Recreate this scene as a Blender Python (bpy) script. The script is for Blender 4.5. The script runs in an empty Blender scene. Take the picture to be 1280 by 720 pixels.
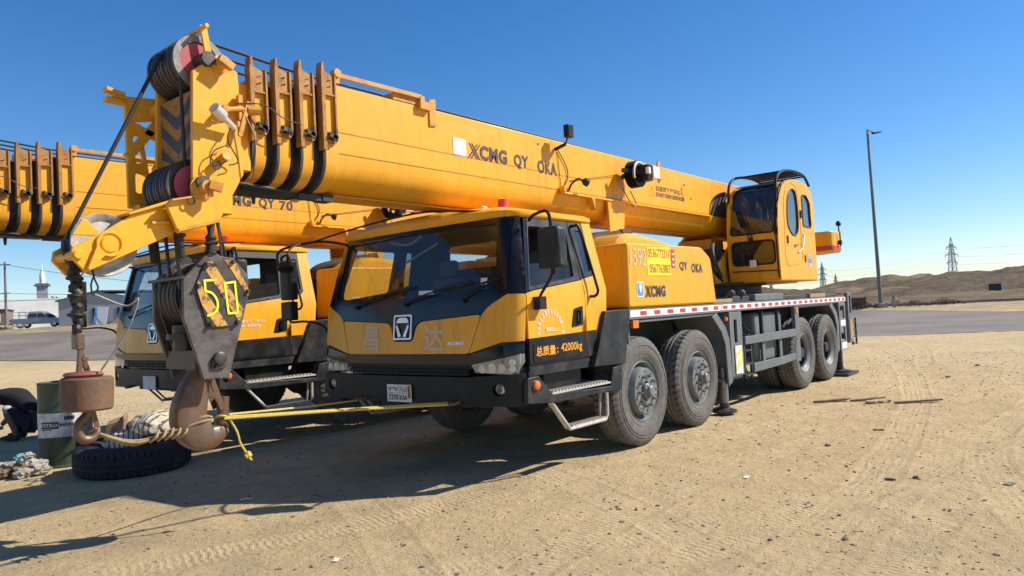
import bpy, bmesh, math, random
import numpy as np
from mathutils import Vector, Matrix
from mathutils.geometry import delaunay_2d_cdt
PI = math.pi
scene = bpy.context.scene
COL = scene.collection
rnd = random.Random(7)

# ---------------------------------------------------------------- materials
MATS = {}
def new_mat(name):
    m = bpy.data.materials.new(name); m.use_nodes = True
    nt = m.node_tree; b = nt.nodes['Principled BSDF']
    MATS[name] = m
    return m, nt, b
def mat(name, col, rough=.5, metal=0., dirt=None, amt=.5, scale=6., bump=0., bscale=60., coat=0., spec=.5, fine=.0, lo=.45, hi=.7, streak=0.):
    """base paint with dirt patches driven by noise, roughness breakup and a fine bump"""
    m, nt, b = new_mat(name); N = nt.nodes; L = nt.links
    b.inputs['Roughness'].default_value = rough; b.inputs['Metallic'].default_value = metal
    b.inputs['Specular IOR Level'].default_value = spec
    b.inputs['Coat Weight'].default_value = coat; b.inputs['Coat Roughness'].default_value = .12
    b.inputs['Base Color'].default_value = (*col, 1)
    tc = N.new('ShaderNodeTexCoord')
    if dirt is not None:
        n = N.new('ShaderNodeTexNoise'); n.inputs['Scale'].default_value = scale; n.inputs['Detail'].default_value = 9; n.inputs['Roughness'].default_value = .65
        L.new(tc.outputs['Object'], n.inputs['Vector'])
        r = N.new('ShaderNodeMapRange'); r.inputs[1].default_value = lo; r.inputs[2].default_value = hi; r.inputs[3].default_value = 0; r.inputs[4].default_value = amt
        L.new(n.outputs['Fac'], r.inputs[0])
        x = N.new('ShaderNodeMix'); x.data_type = 'RGBA'
        x.inputs['A'].default_value = (*col, 1); x.inputs['B'].default_value = (*dirt, 1)
        L.new(r.outputs[0], x.inputs['Factor']); L.new(x.outputs['Result'], b.inputs['Base Color'])
        if streak:     # grime runs, scuffs and sun-faded cloudiness
            def lay(sc, d_, lo_, hi_, am, c_, prev):
                mp = N.new('ShaderNodeMapping'); mp.inputs['Scale'].default_value = sc; L.new(tc.outputs['Object'], mp.inputs[0])
                q = N.new('ShaderNodeTexNoise'); q.inputs['Scale'].default_value = 1; q.inputs['Detail'].default_value = d_; q.inputs['Roughness'].default_value = .7; L.new(mp.outputs[0], q.inputs['Vector'])
                g = N.new('ShaderNodeMapRange'); g.inputs[1].default_value = lo_; g.inputs[2].default_value = hi_; g.inputs[3].default_value = 0; g.inputs[4].default_value = am; L.new(q.outputs['Fac'], g.inputs[0])
                z = N.new('ShaderNodeMix'); z.data_type = 'RGBA'; z.inputs['B'].default_value = (*c_, 1); L.new(g.outputs[0], z.inputs['Factor']); L.new(prev, z.inputs['A']); return z.outputs['Result']
            o_ = lay((11, 11, 1.1), 6, .52, .72, .55*streak, (.42, .20, .035), x.outputs['Result'])
            o_ = lay((2.2, 2.2, 3.5), 8, .50, .75, .45*streak, (.80, .47, .12), o_)
            o_ = lay((34, 30, 30), 5, .68, .76, .75*streak, (.20, .09, .03), o_)
            L.new(o_, b.inputs['Base Color'])
        r2 = N.new('ShaderNodeMapRange'); r2.inputs[1].default_value = .3; r2.inputs[2].default_value = .8
        r2.inputs[3].default_value = rough * .85; r2.inputs[4].default_value = min(1, rough * 1.35 + .05)
        L.new(n.outputs['Fac'], r2.inputs[0]); L.new(r2.outputs[0], b.inputs['Roughness'])
    if bump:
        n2 = N.new('ShaderNodeTexNoise'); n2.inputs['Scale'].default_value = bscale; n2.inputs['Detail'].default_value = 6
        L.new(tc.outputs['Object'], n2.inputs['Vector'])
        bp = N.new('ShaderNodeBump'); bp.inputs['Strength'].default_value = bump; bp.inputs['Distance'].default_value = .01
        L.new(n2.outputs['Fac'], bp.inputs['Height']); L.new(bp.outputs[0], b.inputs['Normal'])
    return m
def glass(name, tint, refl=1.0, alpha=.0, film=(.35, .32, .27)):
    m, nt, b = new_mat(name); N = nt.nodes; L = nt.links
    N.remove(b); out = N['Material Output']
    tr = N.new('ShaderNodeBsdfTransparent'); tr.inputs[0].default_value = (*tint, 1)
    gl = N.new('ShaderNodeBsdfGlossy'); gl.inputs['Roughness'].default_value = .02
    fr = N.new('ShaderNodeFresnel'); ge = N.new('ShaderNodeNewGeometry'); io = N.new('ShaderNodeMapRange'); io.inputs[3].default_value = 1.5; io.inputs[4].default_value = 1/1.5
    L.new(ge.outputs['Backfacing'], io.inputs[0]); L.new(io.outputs[0], fr.inputs[0])      # the same air-glass reflection on both faces of the pane
    mu = N.new('ShaderNodeMath'); mu.operation = 'MULTIPLY'; mu.inputs[1].default_value = refl; mu.use_clamp = True
    mx = N.new('ShaderNodeMixShader'); L.new(fr.outputs[0], mu.inputs[0]); L.new(mu.outputs[0], mx.inputs[0])
    L.new(tr.outputs[0], mx.inputs[1]); L.new(gl.outputs[0], mx.inputs[2]); last = mx
    if alpha:      # dust film
        df = N.new('ShaderNodeBsdfDiffuse'); df.inputs[0].default_value = (*film, 1)
        n = N.new('ShaderNodeTexNoise'); n.inputs['Scale'].default_value = 3.5; n.inputs['Detail'].default_value = 8
        tc = N.new('ShaderNodeTexCoord'); L.new(tc.outputs['Object'], n.inputs['Vector'])
        r = N.new('ShaderNodeMapRange'); r.inputs[1].default_value = .3; r.inputs[2].default_value = .8; r.inputs[3].default_value = alpha*.4; r.inputs[4].default_value = alpha*1.5
        L.new(n.outputs['Fac'], r.inputs[0])
        m2 = N.new('ShaderNodeMixShader'); L.new(r.outputs[0], m2.inputs[0]); L.new(mx.outputs[0], m2.inputs[1]); L.new(df.outputs[0], m2.inputs[2]); last = m2
    L.new(last.outputs[0], out.inputs['Surface'])
    return m
ORANGE = (.80, .375, .010)
M_ORG = mat('orange_paint', ORANGE, .42, dirt=(.60, .27, .03), amt=.4, scale=2.2, spec=.35, coat=.10, streak=.9, bump=.03, bscale=25)
M_ORG2 = mat('boom_paint', (.83, .385, .012), .45, dirt=(.64, .28, .03), amt=.4, scale=1.3, spec=.35, coat=.08, streak=1.0, bump=.04, bscale=12)
M_ORGW = mat('worn_orange_paint', (.62, .27, .025), .55, dirt=(.20, .09, .04), amt=.6, scale=9, bump=.1, bscale=40, lo=.5, hi=.72)
M_FIN = mat('shaded_dirty_orange', (.40, .175, .02), .6, dirt=(.14, .07, .035), amt=.7, scale=11, bump=.1)  # orange browned to hold the shade of front-facing fins and chevron plate; dirt patches
M_BLK = mat('black_gloss', (.006, .007, .010), .16, dirt=(.022, .022, .022), amt=.5, scale=3, coat=.15, spec=.3)
M_BLKM = mat('black_plastic', (.009, .010, .011), .42, dirt=(.045, .040, .034), amt=.5, scale=5, bump=.05, spec=.25)
M_PLAS = mat('dusty_black_plastic', (.014, .016, .020), .45, dirt=(.10, .092, .08), amt=.5, scale=4.5, bump=.08, spec=.3)
M_GRY = mat('chassis_grey', (.115, .135, .15), .5, dirt=(.24, .21, .17), amt=.6, scale=5, bump=.08)
M_GRYD = mat('chassis_dark', (.020, .022, .025), .6, dirt=(.10, .09, .075), amt=.6, scale=6)
M_RUB = mat('tyre_rubber', (.07, .068, .064), .85, dirt=(.215, .20, .175), amt=.8, scale=13, bump=.25, bscale=60, lo=.2, hi=.75, spec=.25)
M_RUBD = mat('old_tyre_rubber', (.022, .024, .028), .8, dirt=(.07, .065, .055), amt=.5, scale=6, bump=.25, bscale=50, spec=.3)
M_RIM = mat('rim_paint', (.14, .155, .165), .45, dirt=(.30, .27, .22), amt=.7, scale=8, bump=.05)
M_STEEL = mat('worn_steel', (.30, .29, .27), .4, metal=.7, dirt=(.13, .09, .06), amt=.7, scale=12, bump=.1)
M_DSTEEL = mat('greasy_steel', (.055, .05, .046), .42, metal=.35, dirt=(.14, .10, .07), amt=.6, scale=9, bump=.15)
M_HOOK = mat('hook_steel', (.17, .115, .08), .42, metal=.4, dirt=(.14, .065, .03), amt=.85, scale=8, bump=.2, bscale=40, lo=.4, hi=.65)
M_BLOCK = mat('hook_block_steel', (.14, .125, .11), .45, metal=.3, dirt=(.05, .035, .026), amt=.8, scale=7, bump=.15, lo=.42, hi=.62)
M_RUST = mat('rust', (.19, .085, .04), .75, dirt=(.10, .075, .055), amt=.95, scale=14, bump=.3, bscale=50, lo=.35, hi=.65)
M_RED = mat('red_paint', (.55, .03, .03), .5, dirt=(.3, .1, .08), amt=.5, scale=20)
M_PINK = mat('faded_red_paint', (.45, .06, .08), .6, dirt=(.30, .14, .12), amt=.7, scale=14)
M_WHT = mat('white_paint', (.78, .77, .74), .5, dirt=(.45, .38, .28), amt=.6, scale=8)
M_REFL = mat('lamp_housing', (.62, .61, .56), .35, metal=.15)
M_ALU = mat('dusty_tread_plate', (.50, .47, .41), .6, metal=.2, dirt=(.30, .25, .19), amt=.7, scale=18, bump=.2)
M_SIL = mat('silver', (.72, .72, .70), .3, metal=.6)
M_GLASS = glass('tinted_glass', (.62, .70, .70), 1.0, .05)
M_WSG = glass('windshield_glass', (.88, .90, .89), .8, .03)
M_DGL = glass('door_glass', (.85, .87, .87), .7, .03)
M_GLASS2 = glass('cab_glass', (.55, .66, .67), 1.6, .07)
M_LENS = glass('lamp_lens', (.95, .95, .95), 1.2, .10)
M_HLENS = glass('headlight_lens', (.95, .95, .95), 1.5, .20, (.85, .83, .75))
M_AMB = mat('amber_lens', (.75, .17, .02), .2, coat=.5)
M_BEAC = mat('beacon_red', (.75, .05, .02), .15, coat=.6)
M_YEL = mat('yellow_sticker', (.85, .72, .02), .5)
M_YMARK = mat('yellow_marker', (.85, .85, .02), .5)
M_TXT = mat('lettering_black', (.035, .035, .04), .5, dirt=(.3, .15, .03), amt=.35, scale=30)
M_TXTW = mat('lettering_white', (.70, .66, .58), .6)
M_TXTG = mat('lettering_faded', (.62, .48, .34), .6)
M_TXTS = mat('lettering_grey', (.45, .42, .38), .6)
M_TXTM = mat('lettering_muted', (.62, .47, .30), .6)
M_TXTR = mat('lettering_red', (.60, .07, .03), .5)
M_TXTO = mat('lettering_orange', (.80, .33, .03), .5)
M_BLUE = mat('blue_paint', (.08, .28, .62), .5)
M_ROPE = mat('yellow_rope', (.64, .48, .09), .8, dirt=(.5, .33, .1), amt=.7, scale=30)
M_TAN = mat('tan_sling', (.36, .25, .13), .85, dirt=(.16, .11, .07), amt=.7, scale=20)
M_WIRE = mat('wire_rope', (.035, .032, .03), .5, metal=.4, bump=.2, bscale=200)
M_CHEV = mat('chevron_dark', (.03, .035, .05), .5, dirt=(.12, .09, .06), amt=.5, scale=9)
M_PIPE = mat('rusty_pipe', (.10, .05, .03), .7, dirt=(.05, .035, .03), amt=.8, scale=9, bump=.1)
M_SEAT = mat('seat_fabric', (.035, .035, .04), .9)
M_SEAT2 = mat('worn_seat', (.11, .11, .12), .9, dirt=(.2, .17, .13), amt=.5, scale=9)
M_INT = mat('interior_grey', (.045, .045, .05), .8)
M_SHEAVE = mat('white_nylon_sheave', (.52, .50, .44), .6, dirt=(.25, .20, .14), amt=.8, scale=14, bump=.1)
M_WOOD = mat('old_wood', (.30, .20, .12), .85, dirt=(.16, .11, .07), amt=.7, scale=14, bump=.2)

# ---------------------------------------------------------------- mesh helpers
def nb(): return bmesh.new()
def box(bm, x0, x1, y0, y1, z0, z1):
    v = [bm.verts.new((x, y, z)) for x in (x0, x1) for y in (y0, y1) for z in (z0, z1)]
    for f in ((0,1,3,2),(4,6,7,5),(0,4,5,1),(2,3,7,6),(0,2,6,4),(1,5,7,3)): bm.faces.new([v[i] for i in f])
def A3(axis, a, b, c):
    return {'y': (a, c, b), 'x': (c, a, b), 'z': (a, b, c)}[axis]
def prism(bm, pts, axis, c0, c1):
    A = [bm.verts.new(A3(axis, p[0], p[1], c0)) for p in pts]; B = [bm.verts.new(A3(axis, p[0], p[1], c1)) for p in pts]
    n = len(pts)
    bm.faces.new(A); bm.faces.new(B[::-1])
    for i in range(n): bm.faces.new((A[i], A[(i+1) % n], B[(i+1) % n], B[i]))
def loft(bm, rings, caps=True, closed=False):
    R = [[bm.verts.new(p) for p in r] for r in rings]; n = len(R[0])
    m = len(R)
    for i in range(m if closed else m-1):
        for j in range(n): bm.faces.new((R[i][j], R[i][(j+1) % n], R[(i+1) % m][(j+1) % n], R[(i+1) % m][j]))
    if caps and not closed: bm.faces.new(R[0]); bm.faces.new(R[-1][::-1])
def frame(d, up=Vector((0, 0, 1))):
    d = Vector(d).normalized()
    if abs(d.dot(up)) > .98: up = Vector((1, 0, 0))
    s = d.cross(up).normalized(); u = s.cross(d).normalized()
    return d, s, u
def tube(bm, pts, r, seg=8, closed=False):
    pts = [Vector(p) for p in pts]; rings = []; n = len(pts); prev = None
    for i, p in enumerate(pts):
        a = pts[i-1] if (i > 0 or closed) else pts[i]; b = pts[(i+1) % n] if (i < n-1 or closed) else pts[i]
        d = (b-a).normalized()
        if prev is None: _, s, u = frame(d)
        else:
            s = (prev - d*prev.dot(d)).normalized(); u = s.cross(d).normalized()
        prev = s
        rr = r[i] if isinstance(r, (list, tuple)) else r
        rings.append([p + (s*math.cos(t) + u*math.sin(t))*rr for t in [2*PI*k/seg for k in range(seg)]])
    loft(bm, rings, closed=closed)
def smooth(pts, n=6, closed=False):
    P = [Vector(p) for p in pts]; out = []; m = len(P)
    for i in range(m if closed else m-1):
        if closed: p0, p1, p2, p3 = P[i-1], P[i], P[(i+1) % m], P[(i+2) % m]
        else: p0, p1, p2, p3 = P[max(i-1, 0)], P[i], P[i+1], P[min(i+2, m-1)]
        for k in range(n):
            t = k/n
            out.append(.5*((2*p1) + (p2-p0)*t + (2*p0-5*p1+4*p2-p3)*t*t + (3*p1-p0-3*p2+p3)*t**3))
    if not closed: out.append(P[-1])
    return out
def cyl(bm, p0, p1, r0, r1=None, seg=20):
    r1 = r0 if r1 is None else r1
    d, s, u = frame(Vector(p1)-Vector(p0))
    rings = [[Vector(p) + (s*math.cos(t)+u*math.sin(t))*r for t in [2*PI*k/seg for k in range(seg)]] for p, r in ((p0, r0), (p1, r1))]
    loft(bm, rings)
def lathe(bm, prof, o, ax, seg=32, closed=False):
    """prof: (radius, distance along axis)"""
    d, s, u = frame(Vector(ax)); o = Vector(o)
    rings = []
    for r, a in prof: rings.append([o + d*a + (s*math.cos(t)+u*math.sin(t))*max(r, .0005) for t in [2*PI*k/seg for k in range(seg)]])
    loft(bm, rings, caps=not closed, closed=closed)
def bar(bm, p0, p1, w, h, up=(0, 0, 1)):
    p0 = Vector(p0); p1 = Vector(p1); d, s, u = frame(p1-p0, Vector(up))
    loft(bm, [[p + s*(w/2*a) + u*(h/2*b) for a, b in ((-1, -1), (1, -1), (1, 1), (-1, 1))] for p in (p0, p1)])
def rounded(pts, r, n=4):
    out = []; m = len(pts)
    for i in range(m):
        p = Vector(pts[i][:2]); a = Vector(pts[i-1][:2]); b = Vector(pts[(i+1) % m][:2])
        da = (a-p); db = (b-p); rr = min(r, da.length*.45, db.length*.45)
        s = p + da.normalized()*rr; e = p + db.normalized()*rr
        for k in range(n+1):
            t = k/n; out.append(tuple(s*(1-t)**2 + p*2*t*(1-t) + e*t*t))
    return out
def patch(bm, outer, fn, th, holes=(), g=.06, o=0.):
    """a panel cut from the surface fn(u,v,offset): polygon with holes, meshed finely and given thickness th inwards"""
    def dens(poly):
        out = []
        for i in range(len(poly)):
            a = Vector(poly[i][:2]); b = Vector(poly[(i+1) % len(poly)][:2]); k = max(1, int((b-a).length/g))
            for j in range(k): out.append(a.lerp(b, j/k))
        return out
    V = []; E = []
    polys = [dens(outer)] + [dens(h) for h in holes]
    for pl in polys:
        s = len(V); V += pl; E += [(s+i, s+(i+1) % len(pl)) for i in range(len(pl))]
    def inside(p, poly):
        c = False; n = len(poly); j = n-1
        for i in range(n):
            if (poly[i][1] > p[1]) != (poly[j][1] > p[1]) and p[0] < (poly[j][0]-poly[i][0])*(p[1]-poly[i][1])/(poly[j][1]-poly[i][1]) + poly[i][0]: c = not c
            j = i
        return c
    xs = [p[0] for p in polys[0]]; ys_ = [p[1] for p in polys[0]]
    if g < 5:
        x = min(xs) + g/2
        while x < max(xs):
            y = min(ys_) + g/2
            while y < max(ys_):
                if inside((x, y), polys[0]) and not any(inside((x, y), h) for h in polys[1:]): V.append(Vector((x, y)))
                y += g
            x += g
    res = delaunay_2d_cdt(V, E, [], 0, 1e-5)
    vv, ff = res[0], res[2]
    keep = []
    for f in ff:
        c = sum((vv[i] for i in f), Vector((0, 0)))/len(f)
        if inside(c, polys[0]) and not any(inside(c, h) for h in polys[1:]): keep.append(f)
    T = {}; B = {}; cnt = {}
    for f in keep:
        for i in f:
            if i not in T: T[i] = bm.verts.new(fn(vv[i][0], vv[i][1], o)); B[i] = bm.verts.new(fn(vv[i][0], vv[i][1], o-th))
        bm.faces.new([T[i] for i in f]); bm.faces.new([B[i] for i in f][::-1])
        for k in range(len(f)):
            e = (f[k], f[(k+1) % len(f)]); cnt[e] = 1
    for (a, b) in list(cnt):
        if (b, a) not in cnt: bm.faces.new((T[b], T[a], B[a], B[b]))
def side_fn(y, sgn=-1):   # a flat vertical plane at y whose outside points to sgn*y
    return lambda u, v, o: (u, y + sgn*o, v)
def pieces(bm):
    """far-apart pieces of a mesh as lists of vertex indices, largest first"""
    bm.verts.ensure_lookup_table(); bm.verts.index_update(); n = len(bm.verts); seen = [False]*n; isl = []
    for i in range(n):
        if seen[i]: continue
        st = [i]; seen[i] = True; cur = []
        while st:
            k = st.pop(); cur.append(k)
            for e in bm.verts[k].link_edges:
                j = e.other_vert(bm.verts[k]).index
                if not seen[j]: seen[j] = True; st.append(j)
        isl.append(cur)
    k = len(isl)
    if k < 2 or k > 400: return isl[:1]
    lo = np.array([np.min([bm.verts[i].co for i in c], axis=0) for c in isl]); hi = np.array([np.max([bm.verts[i].co for i in c], axis=0) for c in isl])
    size = (hi-lo).max(axis=1); gap = np.maximum(0, np.maximum(lo[:, None]-hi[None], lo[None]-hi[:, None]))
    near = np.sqrt((gap**2).sum(axis=2)) <= np.maximum(.02, .5*np.maximum(size[:, None], size[None]))
    par = list(range(k))
    def fd_(a):
        while par[a] != a: a = par[a]
        return a
    for a in range(k):
        for c in range(a+1, k):
            if near[a, c]: par[fd_(a)] = fd_(c)
    out = {}
    for a in range(k): out.setdefault(fd_(a), []).extend(isl[a])
    return sorted(out.values(), key=lambda c: -len(c))
OFF = [Vector((0, 0, 0))]
def obj(name, bm, m, parent=None, bevel=0., label=None, flat=False, ang=32, weld=False, kind=None, group=None, cat=None, nosplit=False):
    ms = m if isinstance(m, (list, tuple)) else [m]
    bmesh.ops.recalc_face_normals(bm, faces=bm.faces)
    if OFF[0].length and parent is not None: bmesh.ops.translate(bm, verts=bm.verts, vec=-OFF[0])
    if parent is not None and kind is None and not nosplit:
        grp = pieces(bm)
        if 1 < len(grp) <= 24:
            res = []
            for g in grp:
                b2 = bm.copy(); b2.verts.ensure_lookup_table(); gs = set(g)
                bmesh.ops.delete(b2, geom=[v for v in b2.verts if v.index not in gs], context='VERTS')
                if OFF[0].length: bmesh.ops.translate(b2, verts=b2.verts, vec=OFF[0])
                res.append(obj(name, b2, m, parent, bevel, label, flat, ang, nosplit=True))
            bm.free(); return res[0]
    for f in bm.faces: f.smooth = not flat
    ca = math.radians(ang)
    for e in bm.edges:
        if len(e.link_faces) != 2 or e.calc_face_angle(0) > ca: e.smooth = False
    me = bpy.data.meshes.new(name); bm.to_mesh(me); bm.free()
    for k in ms: me.materials.append(k)
    o = bpy.data.objects.new(name, me); COL.objects.link(o)
    if parent is not None: o.parent = parent
    if bevel:
        md = o.modifiers.new('bevel', 'BEVEL'); md.width = bevel; md.segments = 2; md.limit_method = 'ANGLE'; md.angle_limit = math.radians(40)
    tag(o, label, cat, group, kind)
    return o
def tag(o, label=None, cat=None, group=None, kind=None):
    if label: o['label'] = label
    if cat: o['category'] = cat
    if group: o['group'] = group
    if kind: o['kind'] = kind
    return o
def merge(bms):
    """join several bmeshes, each with its own material slot"""
    out = nb()
    for k, b in enumerate(bms):
        for f in b.faces: f.material_index = k
        me = bpy.data.meshes.new('tmp'); b.to_mesh(me); b.free(); out.from_mesh(me); bpy.data.meshes.remove(me)
    return out
def empty(name, loc, rz=0, label=None, cat=None, group=None, kind=None, parent=None):
    o = bpy.data.objects.new(name, None); o.empty_display_size = .2; COL.objects.link(o)
    o.location = loc; o.rotation_euler = (0, 0, rz)
    if parent: o.parent = parent
    return tag(o, label, cat, group, kind)
def txt(bm, s, fn, u0, u1, v0, v1, bold=0., shear=0., keep=False, lift=.004):
    """lettering fitted in the rectangle (u0..u1, v0..v1) of surface fn, a thin raised film"""
    cu = bpy.data.curves.new('t', 'FONT'); cu.body = s; cu.size = 1; cu.offset = bold; cu.shear = shear; cu.space_character = 1.12 if bold > .025 else 1.0; cu.resolution_u = 3
    cu.extrude = .0; cu.fill_mode = 'BOTH'
    o = bpy.data.objects.new('t', cu); COL.objects.link(o)
    bpy.context.view_layer.update()
    me = bpy.data.meshes.new_from_object(o)
    bpy.data.objects.remove(o); bpy.data.curves.remove(cu)
    if not me.vertices: return
    co = [v.co for v in me.vertices]
    ax, bx = min(c.x for c in co), max(c.x for c in co); ay, by = min(c.y for c in co), max(c.y for c in co)
    sx = (u1-u0)/max(bx-ax, 1e-6); sy = (v1-v0)/max(by-ay, 1e-6)
    if keep:
        k = min(sx, sy); u0 = (u0+u1)/2-(bx-ax)*k/2; v0 = (v0+v1)/2-(by-ay)*k/2; sx = sy = k
    V = [bm.verts.new(fn(u0+(c.x-ax)*sx, v0+(c.y-ay)*sy, lift)) for c in co]
    for p in me.polygons:
        try: bm.faces.new([V[i] for i in p.vertices])
        except ValueError: pass
    bpy.data.meshes.remove(me)
def flatpoly(bm, pts, fn, o):
    bm.faces.new([bm.verts.new(fn(a, b, o)) for a, b in pts])
def lerpt(z, T):
    if z <= T[0][0]: return T[0][1]
    for (a, b), (c, d) in zip(T, T[1:]):
        if z <= c: return b+(d-b)*(z-a)/(c-a)
    return T[-1][1]

# ---------------------------------------------------------------- wheels (shared meshes)
R_T = .566
def tyre_bm(w=.31, R=R_T, n=52, worn=0., chunky=False):
    bm = nb(); seg = n*4
    prof = [(.296, .06), (.312, .024), (.322, .014), (.326, .018), (.334, .012), (.365, .004), (.368, .008), (.376, .003), (.42, -.002), (.452, -.001), (.455, .005), (.468, .005), (.471, 0), (.482, .002), (.485, .008), (.50, .008), (.525, .018), (.545, .03), (R-.006, .040)]
    prof = [(r*R/.566, a) for r, a in prof]
    tw = w-.08; cols = 15; tread = []
    for i in range(cols):
        a = .04 + tw*i/(cols-1); t = abs(i/(cols-1)-.5)*2
        tread.append((R-.010*t*t, a, t))
    rings = []
    full = [(r, a, None) for r, a in prof] + tread + [(r, w-a, None) for r, a in reversed(prof)]
    for s in range(seg):
        th = 2*PI*s/seg; ring = []
        ph = s % 4
        for r, a, t in full:
            rr = r
            if t is not None:
                ci = round((a-.04)/tw*(cols-1))
                if chunky:
                    if t > .45 and ph in (0,): rr -= .024
                    if .1 < t < .35: rr -= .012
                else:
                    if t > .68 and ph == 0: rr -= .022
                    z = ci + (1 if ph in (1, 2) else 0)
                    if z in (3, 7, 11): rr -= .012
                rr += worn
            elif r > .52*R/.566 and ph == 0: rr -= .012
            ring.append((rr*math.cos(th), a, rr*math.sin(th)))
        rings.append(ring)
    loft(bm, rings, caps=False, closed=True)
    # loft treats each ring as closed loop: bead to bead inner wall comes with it
    return bm
def me_of(bm, m, name, ang=30):
    o = obj(name, bm, m, ang=ang); me = o.data; bpy.data.objects.remove(o); return me
ME_TYRE = me_of(tyre_bm(), M_RUB, 'tyre')
ME_TYRE2 = me_of(tyre_bm(chunky=True, n=46), M_RUB, 'tyre_block')
def rim_front():
    bm = nb()
    lathe(bm, [(.302, .05), (.311, .022), (.303, .018), (.290, .038), (.276, .10), (.262, .112), (.246, .06), (.238, -.004), (.230, -.016), (.10, -.018), (.098, .0), (.09, .1), (.2, .17), (.300, .24), (.302, .06)], (0, 0, 0), (0, 1, 0), 40, True)
    for k in range(10):
        t = 2*PI*k/10
    return bm
def hub_front():
    bm = nb()
    for k in range(10):
        t = 2*PI*(k+.5)/10; c = (.155*math.cos(t), 0, .155*math.sin(t))
        cyl(bm, (c[0], -.015, c[2]), (c[0], -.05, c[2]), .0165, .0155, 6); cyl(bm, (c[0], -.05, c[2]), (c[0], -.066, c[2]), .009, .009, 6)
    lathe(bm, [(.085, -.01), (.082, -.045), (.06, -.06), (.058, -.085), (.045, -.095), (.001, -.095)], (0, 0, 0), (0, 1, 0), 24)
    for k in range(8):
        t = 2*PI*k/8; cyl(bm, (.07*math.cos(t), -.05, .07*math.sin(t)), (.07*math.cos(t), -.062, .07*math.sin(t)), .007, .007, 6)
    return bm
def holes_front():
    bm = nb()
    for k in range(10):
        t = 2*PI*k/10; c = (.203*math.cos(t), 0, .203*math.sin(t))
        cyl(bm, (c[0], -.0185, c[2]), (c[0], -.0215, c[2]), .0095, .0095, 8)
    return bm
def rim_rear():
    bm = nb()
    lathe(bm, [(.302, .05), (.311, .022), (.302, .018), (.288, .03), (.255, .045), (.240, .06), (.232, .09), (.24, .10), (.302, .10)], (0, 0, 0), (0, 1, 0), 40, True)
    b2 = nb(); lathe(b2, [(.2405, .085), (.236, .2), (.21, .215), (.08, .215), (.08, .24), (.28, .24), (.29, .11)], (0, 0, 0), (0, 1, 0), 40, True)
    return merge([bm, b2])
def hub_rear():
    bm = nb()
    lathe(bm, [(.11, .21), (.10, .15), (.085, .12), (.083, .06), (.075, .045), (.001, .045)], (0, 0, 0), (0, 1, 0), 24)
    for k in range(10):
        t = 2*PI*k/10; cyl(bm, (.15*math.cos(t), .215, .15*math.sin(t)), (.15*math.cos(t), .17, .15*math.sin(t)), .015, .015, 6)
    return bm
ME_RF = me_of(merge([rim_front(), holes_front()]), [M_RIM, M_GRYD], 'rim'); ME_HF = me_of(hub_front(), M_RIM, 'hub')
ME_RR = me_of(rim_rear(), [M_RIM, M_GRYD], 'rim_deep'); ME_HR = me_of(hub_rear(), M_GRYD, 'hub_deep')
def inst(name, me, parent, loc=(0, 0, 0), rz=0, rot=None):
    o = bpy.data.objects.new(name, me); COL.objects.link(o); o.parent = parent; o.location = loc
    o.rotation_euler = rot or (0, 0, rz); return o
def wheel(parent, x, y, side, rear=False, dual=False, tyre=None, spin=0.):
    """side -1: outer face towards -y"""
    rot = (0, spin, 0 if side < 0 else PI)
    w = inst('wheel', ME_RR if rear else ME_RF, parent, (x, y, R_T), rot=rot)
    inst('hub', ME_HR if rear else ME_HF, w)
    inst('tyre', tyre or ME_TYRE, w)
    if dual: inst('tyre', tyre or ME_TYRE, w, (0, .345, 0))
    return w

# ---------------------------------------------------------------- the crane
YC = 1.375; RC = .14
def ys(z): return lerpt(z, [(1.6, .03), (2.32, .19)])
def xc(z): return lerpt(z, [(.6, -2.06), (1.1, -2.06), (1.6, -2.0), (2.32, -1.83)])
def fF(u, v, o):          # cab front surface, u = y, v = z, with rounded corners
    s = ys(v); e = min(u-s, 2*YC-s-u); x0 = xc(v) + .06*(abs(u-YC)/1.35)**2
    sg = -1 if u < YC else 1
    if e < RC:
        e = max(e, 0); c = 1-e/RC; sn = math.sqrt(max(0, 1-c*c))
        yc_ = s+RC if u < YC else 2*YC-s-RC
        return (x0+RC-(RC+o)*sn, yc_ + sg*(RC+o)*c, v)
    return (x0-o, u, v)
def fL(u, v, o): return (u, ys(v)-o, v)
def fR(u, v, o): return (u, 2*YC-ys(v)+o, v)
def mir(P): return [(2*YC-a, b) for a, b in P]

def xcmg(bm, fn, x0, x1, z0, z1):
    h = z1-z0; w = x1-x0; xw = w*.27
    for k in range(2):                      # the striped X
        d = .035*w*k*1.9
        flatpoly(bm, [(x0+d, z1), (x0+d+.03*w, z1), (x0+xw*.8+d, z0), (x0+xw*.8+d-.04*w, z0)], fn, .004)
        flatpoly(bm, [(x0+xw*.85+d-.03*w, z1), (x0+xw*.85+d, z1), (x0-.03*w+d+.03*w, z0), (x0-.04*w+d, z0)], fn, .0045)
    txt(bm, 'CMG', fn, x0+xw*1.0, x1, z0, z1, bold=.05)

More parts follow.
